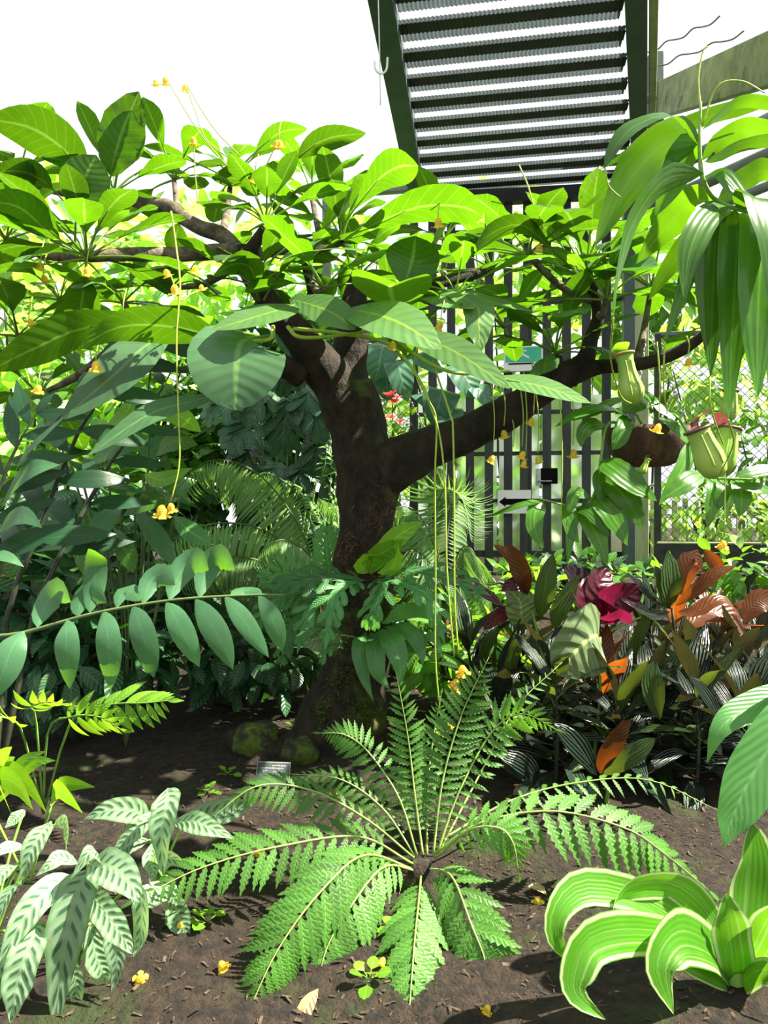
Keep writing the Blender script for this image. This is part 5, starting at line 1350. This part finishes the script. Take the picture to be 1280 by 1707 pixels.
for pts, w, a in [([(1060, 700, 2.8), (1010, 680, 2.7), (965, 690, 2.65), (925, 712, 2.62)], 26, 35), ([(1045, 660, 2.85), (1010, 675, 2.75), (985, 690, 2.7), (945, 702, 2.68)], 20, 40), ([(1050, 695, 2.8), (1040, 710, 2.7), (1030, 735, 2.68), (1020, 750, 2.68)], 30, 75), ([(1010, 710, 2.75), (985, 708, 2.7), (970, 725, 2.68), (968, 745, 2.68)], 26, 65), ([(1105, 695, 2.8), (1120, 705, 2.7), (1135, 722, 2.68), (1150, 744, 2.67)], 34, 65),
               ([(1070, 650, 2.85), (1085, 665, 2.75), (1105, 685, 2.72), (1135, 705, 2.7)], 20, 55), ([(1085, 690, 2.85), (1075, 670, 2.8), (1050, 680, 2.75), (1025, 690, 2.74)], 30, 40), ([(1095, 690, 2.85), (1100, 670, 2.8), (1110, 655, 2.78), (1120, 650, 2.77)], 30, 65), ([(1002, 765, 2.7), (1030, 785, 2.64), (1062, 810, 2.62), (1095, 835, 2.61)], 46, 65),
               ([(1000, 795, 2.7), (1030, 815, 2.64), (1055, 850, 2.62), (1072, 882, 2.61)], 44, 70), ([(990, 825, 2.68), (1010, 845, 2.62), (1030, 875, 2.6), (1046, 910, 2.6)], 42, 65), ([(1000, 780, 2.7), (998, 805, 2.66), (1005, 830, 2.65), (1016, 852, 2.65)], 22, 70), ([(968, 848, 2.66), (955, 870, 2.63), (950, 900, 2.62), (946, 940, 2.62)], 18, 75), ([(905, 834, 2.64), (892, 855, 2.6), (892, 885, 2.59), (906, 915, 2.59)], 30, 70),
               ([(905, 834, 2.64), (875, 840, 2.6), (845, 850, 2.6), (812, 862, 2.6)], 14, 40), ([(970, 846, 2.66), (985, 875, 2.62), (1000, 905, 2.6), (1012, 945, 2.6)], 34, 65), ([(940, 840, 2.65), (948, 870, 2.63), (955, 890, 2.62), (965, 905, 2.62)], 22, 70), ([(960, 848, 2.66), (980, 850, 2.62), (1000, 870, 2.6), (1015, 895, 2.6)], 26, 60), ([(985, 830, 2.67), (960, 820, 2.63), (952, 840, 2.62), (948, 860, 2.62)], 22, 60),
               ([(1150, 735, 2.6), (1140, 775, 2.55), (1120, 810, 2.52), (1098, 842, 2.5)], 26, 70), ([(1172, 790, 2.5), (1150, 800, 2.45), (1130, 815, 2.43), (1102, 832, 2.42)], 32, 60), ([(1185, 795, 2.5), (1190, 815, 2.44), (1185, 850, 2.42), (1180, 880, 2.42)], 26, 80), ([(1225, 798, 2.45), (1235, 815, 2.4), (1236, 840, 2.38), (1232, 862, 2.38)], 32, 80), ([(1200, 797, 2.48), (1205, 815, 2.43), (1200, 835, 2.42), (1197, 850, 2.42)], 24, 80), ([(1290, 780, 2.4), (1270, 785, 2.38), (1245, 790, 2.37), (1225, 795, 2.37)], 26, 50), ([(1295, 825, 2.4), (1270, 815, 2.38), (1245, 812, 2.37), (1220, 805, 2.37)], 24, 50), ([(1215, 797, 2.46), (1218, 820, 2.5), (1214, 840, 2.5), (1210, 870, 2.5)], 24, 80)]:
    pblade(bp2, pts, w, 'nep', a, shape='strap', nseg=11, fold=0.2, wave=0.03)
pitcher(bp2, (1080, 765, 2.75), (1068, 790, 2.75), SLIM, rim='pitcherrim2')

# ================================================================== RED-FLOWERED HANGING BASKET BEHIND THE FORK
hb = thing('red_flower_basket', 'hanging plant of small leaves with red flowers seen through the trunk fork', 'hanging plant', P(680, 800, 4.5))
HC = P(682, 745, 4.5)
SMm = [proto('small_leaf', 0.075, 0.028, 0.6, 'smalllime', 'lance', nseg=5, us=US3), proto('small_leaf', 0.065, 0.026, 0.9, 'shrub', 'lance', nseg=5, us=US3)]


def leafball(parent, c, rx, ry, rz, protos, n, s=1.0, upb=0.3, name='leaf', zmin=-1.0, shell=(0.75, 1.0)):
    for i in range(n):
        while True:
            u = V((R.gauss(0, 1), R.gauss(0, 1), R.gauss(0, 1))).normalized()
            if u.z > zmin:
                break
        k_ = R.uniform(*shell)
        p = c + V((u.x * rx, u.y * ry, u.z * rz)) * k_
        d = (u + V((R.uniform(-.6, .6), R.uniform(-.6, .6), R.uniform(-.5, .3) + upb * 0.2))).normalized()
        z = (V((0, 0, 1)) + u * 0.8 + V((R.uniform(-.5, .5), R.uniform(-.5, .5), 0))).normalized()
        place(name, R.choice(protos), parent, p, d, z, s * R.uniform(0.7, 1.2))


def leafstuff(parent, c, rx, ry, rz, geo, mat, n, s, name='foliage', shell=(0.0, 0.95)):
    gs = []
    for i in range(n):
        u = V((R.gauss(0, 1), R.gauss(0, 1), R.gauss(0, 1))).normalized()
        k_ = shell[0] + (shell[1] - shell[0]) * R.random() ** 0.5
        p = c + V((u.x * rx, u.y * ry, u.z * rz)) * k_
        d = (u + V((R.uniform(-.9, .9), R.uniform(-.9, .9), R.uniform(-.8, .4)))).normalized()
        z = (V((0, 0, 1)) + u * 0.8 + V((R.uniform(-.6, .6), R.uniform(-.6, .6), 0))).normalized()
        gs.append(xform(geo, p, d, z, s * R.uniform(0.7, 1.2)))
    g_ = joined(gs)
    return link(name, mesh(name, rel(g_[0], c), g_[1], mat, g_[2]), parent, c, 'stuff')


UL = unit_geo(0.42, 0.6, 'oval', nseg=4, us=US3, fold=0.2)
UN = unit_geo(0.22, 0.6, 'lance', nseg=4, us=US3, fold=0.2)
leafball(hb, HC, 0.30, 0.25, 0.24, SMm, 130, 1.1)
leafstuff(hb, HC, 0.28, 0.24, 0.22, UN, 'shrub', 260, 0.08)
g = lathe_geo([(0.001, -0.12), (0.10, -0.11), (0.16, -0.02), (0.17, 0.05)], 16)
link('pot', mesh('pot', g[0], g[1], 'coir', g[2]), hb, HC)
for a in (0.4, 2.5, 4.6):
    chain(hb, HC + V((0.16 * math.cos(a), 0.16 * math.sin(a), 0.04)), P(628, 560, 4.5))
rf = joined([blade_geo([V((0, 0, 0)), V((math.cos(a) * 0.02, math.sin(a) * 0.02, 0.02)), V((math.cos(a) * 0.05, math.sin(a) * 0.05, 0.025))], 0.022, V((0, 0, 1)), shape='lance', nseg=3, us=US3) for a in [i * 1.05 for i in range(6)]])
RFM = mesh('red_flower', rf[0], rf[1], 'red', rf[2])
for (x, y_) in [(652, 660), (662, 664), (646, 662), (658, 672), (632, 702), (650, 698), (666, 705), (636, 700)]:
    place('flower', RFM, hb, P(x, y_, 4.2), V((1, R.uniform(-1, 1), 0)), V((R.uniform(-.5, .5), -0.7, 1)), R.uniform(0.7, 1.0))
# trailing small-leaved vine left of it
tv = thing('trailing_vine', 'thin vine of tiny pale leaves hanging left of the trunk', 'vine', P(555, 735, 3.6))
for (x0, x1, y0, y1) in [(552, 545, 735, 870), (562, 560, 730, 850), (545, 535, 740, 800), (560, 552, 735, 905)]:
    a, b_ = P(x0, y0, 3.6), P(x1, y1, 3.58)
    tube('stem', [a, (a + b_) / 2 + V((0.01, -0.02, 0)), b_], 0.002, 'stem', tv, sides=4)
    for j in range(14):
        q = a.lerp(b_, (j + R.random()) / 14)
        place('leaf', SMm[0], tv, q, rdir(R.uniform(0, 6.28), R.uniform(-.5, .6)), V((R.uniform(-.5, .5), -0.6, 1)), R.uniform(0.45, 0.7))
tube('stem', [P(520, 560, 3.7), P(535, 650, 3.65), P(552, 735, 3.6)], 0.003, 'stem', tv, sides=4)

# climbing plant of blue-grey heart leaves behind the limb
cl = thing('heart_leaf_climber', 'climber with large blue-grey heart leaves behind the right limb', 'climber', P(720, 1000, 4.6))
tube('stem', [V((P(720, 1000, 4.6).x, 4.6, gz(0.3, 4.6))), P(715, 800, 4.6), P(700, 650, 4.6), P(650, 560, 4.6)], 0.008, 'darkstem', cl, sides=6)
for (x, y_, d, w, a, dx, dy) in [(640, 575, 4.4, 60, 75, -15, 60), (660, 600, 4.3, 50, 75, 20, 70), (690, 590, 4.4, 50, 70, 50, 30), (740, 650, 4.2, 62, 70, -20, 60), (700, 655, 4.3, 46, 65, 50, 45), (765, 610, 4.2, 60, 75, 30, 55), (790, 640, 4.2, 40, 70, 30, 40), (640, 620, 4.5, 50, 75, 10, 50), (720, 565, 4.4, 60, 60, 45, 20), (745, 680, 4.2, 50, 65, 15, 60), (680, 545, 4.5, 60, 60, -10, 55), (820, 660, 4.3, 36, 60, 40, 20)]:
    pblade(cl, [(x, y_, d + 0.15), (x + dx * 0.2, y_ + dy * 0.1, d), (x + dx * 0.6, y_ + dy * 0.6, d - 0.03), (x + dx, y_ + dy, d)], w, 'bluish', a, shape='heart', nseg=9)

# lobed philodendron, dark backdrop
ph = thing('lobed_philodendron', 'philodendron with deeply cut glossy leaves left of the trunk fork', 'plant', P(470, 900, 4.0))
pb0 = V((P(470, 900, 4.0).x, 4.0, gz(-0.57, 4.0)))
for (x0, y0, x1, y1, ll, a) in [(480, 655, 470, 745, 0.17, 75), (500, 660, 545, 720, 0.15, 75), (455, 650, 405, 690, 0.16, 70), (520, 640, 500, 700, 0.14, 70), (430, 690, 385, 740, 0.15, 70), (505, 770, 490, 830, 0.15, 75), (470, 770, 430, 815, 0.15, 75), (420, 740, 395, 800, 0.14, 75), (530, 720, 525, 790, 0.14, 75), (395, 650, 350, 690, 0.15, 65), (560, 640, 575, 690, 0.12, 70), (455, 600, 480, 640, 0.15, 70)]:
    q = P(x0, y0, 3.95)
    lobed(ph, [q, P(x0 * 0.6 + x1 * 0.4, y0 * 0.65 + y1 * 0.35, 3.85), P(x1, y1, 3.85)], facing(a), R.choice(['shrub_shade_tint', 'bluish']), n=4, llen=ll, lwid=0.055, core=0.09)
    tube('leaf_stalk', [pb0, (pb0 + q) / 2 + V((0, 0.05, 0.1)), q], 0.006, 'stem', ph, sides=5)

# ================================================================== PALMS
gpal = unit_geo(0.07, 1.5, 'needle', nseg=5, us=US3, fold=0.4)


def palm(label, base, fronds, plen, rr=0.005, droop=42):
    b = P(*base)
    b = V((b.x, b.y, gz(b.x, b.y)))
    t = thing('palm', label, 'palm', b)
    c0 = P(*fronds[0][0])
    tube('trunk', [b - V((0, 0, 0.03)), (b + c0) / 2, c0], [0.035, 0.03, 0.02], 'fibre', t, sides=9, rough=0.2)
    for f in fronds:
        pinnate(t, [c0] + [P(*p) for p in f[1:]], 48, plen / FPX * f[0][2], gpal, None, 'palmrachis', rr, V((0, -0.25, 1)), ang=72, droop=droop, start=0.1, separate=False, jit=8, lmat='palm', tipleaf=False, taper=lambda t: min(1, 0.5 + t * 2) * (1 - t) ** 0.4 + 0.1)
    return t


palm('feathery palm with drooping fine leaflets left of the trunk', (530, 1100, 3.5), [
    [(535, 985, 3.5), (500, 880, 3.45), (430, 790, 3.4), (350, 768, 3.35), (290, 820, 3.3)], [(535, 985, 3.5), (460, 895, 3.4), (370, 872, 3.3), (280, 905, 3.22), (225, 985, 3.18)], [(535, 985, 3.5), (525, 900, 3.5), (500, 830, 3.5), (450, 790, 3.5), (400, 800, 3.5)],
    [(535, 985, 3.5), (450, 940, 3.35), (370, 930, 3.25), (300, 975, 3.2)], [(535, 985, 3.5), (520, 930, 3.4), (470, 900, 3.3), (420, 930, 3.25)], [(535, 985, 3.5), (560, 900, 3.6), (560, 850, 3.7), (530, 830, 3.8)], [(535, 985, 3.5), (500, 960, 3.35), (440, 980, 3.25), (400, 1040, 3.2)]], 105)
palm('fine-leaved palm behind the hanging flower strands', (745, 1090, 3.9), [
    [(742, 985, 3.9), (725, 880, 3.85), (740, 815, 3.8), (770, 830, 3.75), (785, 900, 3.75)], [(742, 985, 3.9), (720, 900, 3.85), (690, 850, 3.8), (655, 850, 3.75), (630, 890, 3.75)], [(742, 985, 3.9), (765, 920, 3.8), (785, 915, 3.75), (805, 960, 3.7)], [(742, 985, 3.9), (710, 930, 3.75), (680, 920, 3.7), (660, 960, 3.65)], [(742, 985, 3.9), (775, 955, 3.75), (805, 970, 3.7), (825, 1030, 3.65)],
    [(742, 985, 3.9), (745, 900, 3.9), (750, 840, 3.95), (730, 810, 4.0), (700, 820, 4.0)], [(742, 985, 3.9), (700, 980, 3.7), (680, 1010, 3.65), (690, 1060, 3.6)], [(742, 985, 3.9), (760, 960, 3.7), (770, 1000, 3.6), (790, 1060, 3.55)]], 88)

# ================================================================== BACKGROUND SHRUBS AND TREES
def bshrub(label, px, py, d, rx, rz, mats, L, n=60, ns=160, geo=UL, name='shrub', cat='shrub', ry=None, W=0.42, stem='darkstem'):
    c = P(px, py, d)
    b = V((c.x, c.y, gz(c.x, c.y)))
    t = thing(name, label, cat, b, 'background shrubs and trees')
    ps = [proto('shrub_leaf', L, L * W, dr_, mt, sh, nseg=6, us=US3, fold=0.25, pet=0.12, pr=0.003) for mt in mats for dr_, sh in ((0.5, 'oval'), (0.9, 'lance'))]
    ry = ry or rx * 0.7
    leafball(t, c, rx, ry, rz, ps, n, 1.0)
    leafstuff(t, c, rx, ry, rz, geo, mats[-1], ns, L * 1.1)
    for j in range(3):
        a = R.uniform(0, 6.28)
        e = c + V((math.cos(a) * rx * 0.5, math.sin(a) * ry * 0.5, rz * R.uniform(0, 0.5)))
        tube('stem', [b + V((0.03 * j - 0.03, 0, -0.03)), (b + e) / 2 + V((R.uniform(-.05, .05), 0, 0.1)), e], [0.018, 0.013, 0.006], stem, t, sides=6)
    return t


S, SD, SP = 'shrub', 'shrub_shade_tint', 'shrub_sun_tint'
BGS = [
    ('large-leaved green shrub at the left picture edge under the tree crown', 40, 590, 4.9, 0.75, 0.75, [S, SP], 0.24, 70, 170),
    ('green shrub behind the dark cycad stems', 230, 640, 5.2, 0.65, 0.75, [S], 0.22, 70, 170),
    ('sunlit-coloured yellow-green shrub with small leaves above the feathery palm', 330, 740, 4.9, 0.45, 0.45, [SP, S], 0.12, 80, 200),
    ('broad-leaved green shrub behind the cycad frond', 130, 830, 4.1, 0.55, 0.40, [S, 'bluish'], 0.24, 70, 130),
    ('green shrub at the left edge below the dark cycad', 0, 760, 4.4, 0.5, 0.6, [S, SP], 0.22, 55, 130),
    ('dense shrub in shade-dark colour filling the space left of the trunk', 450, 790, 5.0, 0.75, 0.65, [SD], 0.20, 90, 420),
    ('shrub in shade-dark colour high up behind the left limb', 470, 640, 5.4, 0.7, 0.6, [SD], 0.22, 70, 320),
    ('low plant in shade-dark colour behind the hanging cycad leaflets', 120, 1080, 3.1, 0.5, 0.22, [SD], 0.16, 60, 200),
    ('low plant in shade-dark colour between cycad and trunk', 400, 1075, 3.6, 0.5, 0.22, [SD], 0.15, 60, 200),
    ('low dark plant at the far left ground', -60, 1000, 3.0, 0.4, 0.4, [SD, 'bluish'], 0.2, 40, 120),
    ('mid green plant between palm and cycad', 250, 960, 3.7, 0.45, 0.3, [S, SD], 0.17, 55, 160),
    ('bright green low plant right of the trunk base', 760, 1085, 3.5, 0.32, 0.18, ['lime', S], 0.15, 60, 120),
    ('green undergrowth shrub behind the trunk', 640, 1010, 4.3, 0.5, 0.35, [S, SD], 0.16, 60, 200),
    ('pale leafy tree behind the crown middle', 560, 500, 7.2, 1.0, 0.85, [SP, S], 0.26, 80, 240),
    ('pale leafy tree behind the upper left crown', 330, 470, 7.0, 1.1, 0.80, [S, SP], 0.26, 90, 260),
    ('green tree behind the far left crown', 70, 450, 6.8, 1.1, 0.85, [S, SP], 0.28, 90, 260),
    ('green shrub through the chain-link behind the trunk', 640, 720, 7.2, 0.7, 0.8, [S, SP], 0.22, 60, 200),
    ('sunlit-coloured tree behind the left part of the slat fence', 770, 640, 9.0, 1.1, 1.5, [SP], 0.36, 90, 220),
    ('sunlit-coloured tree behind the right part of the slat fence', 960, 600, 9.4, 1.2, 1.6, [SP], 0.36, 90, 200),
    ('sunlit-coloured low shrub behind the foot of the slat fence', 900, 850, 8.6, 1.5, 0.5, [SP, S], 0.25, 80, 220),
    ('pale sunlit-coloured tree behind the chain-link fence', 1180, 640, 8.6, 1.0, 0.75, [SP], 0.22, 90, 260),
    ('bushy green tree at the right behind the chain-link fence', 1290, 760, 8.2, 0.9, 0.8, [SP, S], 0.20, 80, 240),
    ('low shrub between chain-link and picket fence', 1180, 850, 7.6, 0.8, 0.35, [S, SP], 0.14, 80, 220),
    ('leafy sapling in front of the chain-link fence', 1240, 950, 4.6, 0.28, 0.18, ['smalllime', S], 0.14, 45, 60),
    ('low green shrub behind the maroon leaves by the fence', 950, 965, 5.3, 0.55, 0.16, [S, SD], 0.15, 60, 150),
    ('low green shrub behind the bronze shoot by the fence', 850, 985, 5.0, 0.4, 0.18, [S, 'lime'], 0.14, 50, 120),
    ('low green shrub at the foot of the pale post', 1090, 975, 5.2, 0.5, 0.14, [SD, S], 0.14, 50, 120),
    ('sunlit-coloured yellow-green tree deep behind the dark cycad', 180, 640, 6.4, 0.9, 0.9, [SP], 0.24, 80, 260),
    ('sunlit-coloured shrub between dark cycad and feathery palm', 270, 800, 4.7, 0.4, 0.35, [SP, S], 0.18, 60, 120),
    ('tall green shrub just outside the left picture edge', -330, 640, 4.6, 0.75, 0.8, [S, SP], 0.24, 60, 200),
    ('dark shrub low outside the left picture edge', -260, 980, 3.4, 0.5, 0.35, [SD, S], 0.2, 50, 160),
    ('pale tree far beyond the left picture edge', -330, 480, 7.0, 1.2, 1.0, [SP, S], 0.28, 70, 240),
    ('green shrub outside the right picture edge by the fence', 1480, 800, 5.0, 0.7, 0.7, [S, SP], 0.22, 60, 180),
    ('tall tree top behind the slats under the roof', 850, 430, 9.8, 1.6, 0.8, [SP], 0.36, 80, 160),
    ('green tree just behind the pale corner post', 1080, 480, 9.2, 0.9, 0.8, [SP, S], 0.3, 70, 180),
]
for a in BGS:
    bshrub(*a)

# ================================================================== SMALL THINGS ON THE SOIL
lp = P(455, 1291, 2.55)
lb = thing('plant_label', 'small slate plant label with white lettering left of the trunk base', 'sign', V((lp.x, 2.58, gz(lp.x, 2.58))))
LX = V((0.98, 0.1, -0.07)).normalized()
LZ = V((0.18, 0.45, 0.87)).normalized()
LY = LZ.cross(LX).normalized()
LZ = LX.cross(LY).normalized()
box('plate_rim', lp + LY * 0.002, 0.060, 0.0015, 0.043, 'platerim', lb, LX, LY, LZ)
box('plate', lp, 0.0575, 0.0016, 0.0405, 'plate', lb, LX, LY, LZ)
gs = []
for (row, x0, x1) in [(0.030, -0.005, 0.045), (0.021, -0.045, 0.035), (0.012, -0.035, -0.02), (0.010, 0.0, 0.032), (0.001, -0.018, -0.014), (-0.004, -0.012, -0.002), (-0.022, -0.048, -0.035)]:
    x = x0
    while x < x1:
        w_ = R.uniform(0.0008, 0.0022)
        gs.append(box_geo(LX * x + LZ * (row + R.uniform(-.001, .001)), w_ * 0.5, 0.0003, R.uniform(0.0012, 0.003), LX, LY, LZ))
        x += w_ + R.uniform(0.001, 0.003)
g = joined(gs)
fy = -1 if LY.y > 0 else 1
link('lettering', mesh('lettering', g[0], g[1], 'platelet', g[2], False), lb, lp + LY * fy * 0.0019)
tube('stake', [lp - LZ * 0.04 + LY * 0.003 * -fy, V((lp.x - 0.01, 2.56, -0.03))], 0.004, 'wire', lb, sides=6, nseg=2)


def stone(label, px, py, d, r, mat='stone', sq=0.7):
    c = P(px, py, d)
    n, m = 16, 12
    vs, fs = [], []
    for i in range(m + 1):
        ph_ = PI * i / m
        for k_ in range(n):
            a = 2 * PI * k_ / n
            u = V((math.sin(ph_) * math.cos(a), math.sin(ph_) * math.sin(a), math.cos(ph_) * sq))
            q = u * r * (1 + 0.35 * noise.noise(u * 1.8 + c * 3) + 0.12 * noise.noise(u * 5 + c))
            vs.append(q)
    for i in range(m):
        for k_ in range(n):
            fs.append((i * n + k_, i * n + (k_ + 1) % n, (i + 1) * n + (k_ + 1) % n, (i + 1) * n + k_))
    o = link('stone', mesh('stone', vs, fs, mat, [(0.5, 0.5)] * len(vs)), None, V((c.x, d, gz(c.x, d) + r * sq * 0.35)))
    tag(o, label, 'stone', 'mossy stones at the trunk base')


stone('bright mossy stone left of the trunk root', 425, 1240, 2.95, 0.11)
stone('dark mossy stone between label and trunk', 500, 1290, 2.8, 0.08)
stone('small stone at the right of the trunk base', 690, 1255, 3.05, 0.08)

# fallen flowers and dead leaves
for k_, (x, y_) in enumerate([(235, 1648), (366, 1620), (815, 1698), (560, 1330), (432, 1420), (330, 1172), (895, 1500), (640, 1612), (300, 1560)]):
    d = CZ * FPX / (y_ - 853.5)
    p = P(x, y_, d)
    o = place('fallen_flower', FLW, None, V((p.x, p.y, gz(p.x, p.y) + 0.035 * 0.5)), V((1, R.uniform(-1, 1), 0.2)), V((R.uniform(-1, 1), R.uniform(-1, 1), 0.4)), R.uniform(0.5, 0.7))
    tag(o, 'yellow fallen flower on the soil ' + ['below the spotted leaves', 'under the tip of the left front fern frond', 'at the bottom edge right of the fern', 'behind the fern left of its heart', 'under the left fern fronds', 'in front of the dark low plants', 'between fern and striped dracaena', 'between the two front fern fronds', 'beside the spotted clump with the hanging pale leaf'][k_], 'flower', 'fallen yellow flowers on the soil')
DL = [proto('dead_leaf', 0.15, 0.05, 1.0, 'orange', 'oval', nseg=7, us=US3), proto('dead_leaf', 0.13, 0.04, 1.4, 'tan', 'lance', nseg=7, us=US3)]
for (x, y_, k_, lab) in [(335, 1185, 0, 'orange dead leaf lit by sun on the soil behind the label'), (45, 1630, 0, 'orange dead leaf under the spotted leaves'), (215, 1350, 1, 'dry tan leaf on the soil among spotted leaves'), (530, 1660, 1, 'dry tan leaf under the front fern fronds'), (470, 1205, 1, 'dry leaf at the mossy trunk root'), (880, 1480, 1, 'dry leaf in the sun patch right of the fern'), (870, 1320, 1, 'dry curled leaf under the dark bed edge'), (360, 1215, 1, 'dry tan leaf on the bare soil left of the trunk')]:
    d = CZ * FPX / (y_ - 853.5)
    p = P(x, y_, d)
    o = place('dead_leaf', DL[k_], None, V((p.x, p.y, gz(p.x, p.y) + 0.02)), rdir(R.uniform(0, 6.28), 0.15), V((R.uniform(-.4, .4), -0.3, 1)), R.uniform(0.7, 1.0))
    tag(o, lab, 'leaf', 'dead leaves on the soil')
# crumbs of bark and twig over the soil
gs = []
for i in range(14000):
    x, y_ = R.uniform(-1.8, 1.8), R.uniform(1.1, 3.9)
    p = V((x, y_, gz(x, y_) + 0.004))
    a = R.uniform(0, 6.28)
    L = 0.002 + 0.009 * R.random() ** 2.5
    dv = V((math.cos(a), math.sin(a), R.uniform(-.2, .5))) * L
    s_ = V((-math.sin(a), math.cos(a), 0.3)) * L * R.uniform(0.08, 0.4)
    gs.append(([p - dv - s_, p + dv - s_, p + dv + s_, p - dv + s_], [(0, 1, 2, 3)], [(0.5, 0.5)] * 4))
g = joined(gs)
o = link('soil_litter', mesh('soil_litter', g[0], g[1], 'litter', g[2], False), None, None, 'stuff')
tag(o, 'crumbs of bark and twig strewn over the soil', 'litter')
# small weeds
WP = [proto('weed_leaf', 0.045, 0.03, 0.6, 'lime', 'round', nseg=5, us=US3, pet=0.3, pr=0.001)]
for (x, y_, lab) in [(380, 1300, 'tiny bright weed beside the plant label'), (345, 1330, 'tiny weed between label and spotted leaves'), (490, 1225, 'tiny weed on the mossy root'), (345, 1545, 'tiny weed on the soil under the left fern frond'), (615, 1640, 'small weed between the two front fern fronds'), (665, 1555, 'small weed near the fern heart')]:
    d = CZ * FPX / (y_ - 853.5)
    p = P(x, y_, d)
    t = thing('weed', lab, 'weed', V((p.x, p.y, gz(p.x, p.y))))
    rosette(t, V((p.x, p.y, gz(p.x, p.y) + 0.004)), WP, 7, 1.0, 70, 10)

# cord and hook hanging from the roof
o = tube('cord', [P(629, -60, 3.4), P(632, 60, 3.4), P(634, 175, 3.4)], 0.003, 'whitewire', None, sides=5, nseg=8)
tag(o, 'thin white cord hanging beside the dark rafter', 'cord')
o = tube('hook', [P(624, 100, 3.38), P(626, 116, 3.38), P(635, 123, 3.38), P(644, 116, 3.38), P(646, 96, 3.38)], 0.005, 'whitewire', None, sides=6)
tag(o, 'small white hook on the cord beside the rafter', 'hook')
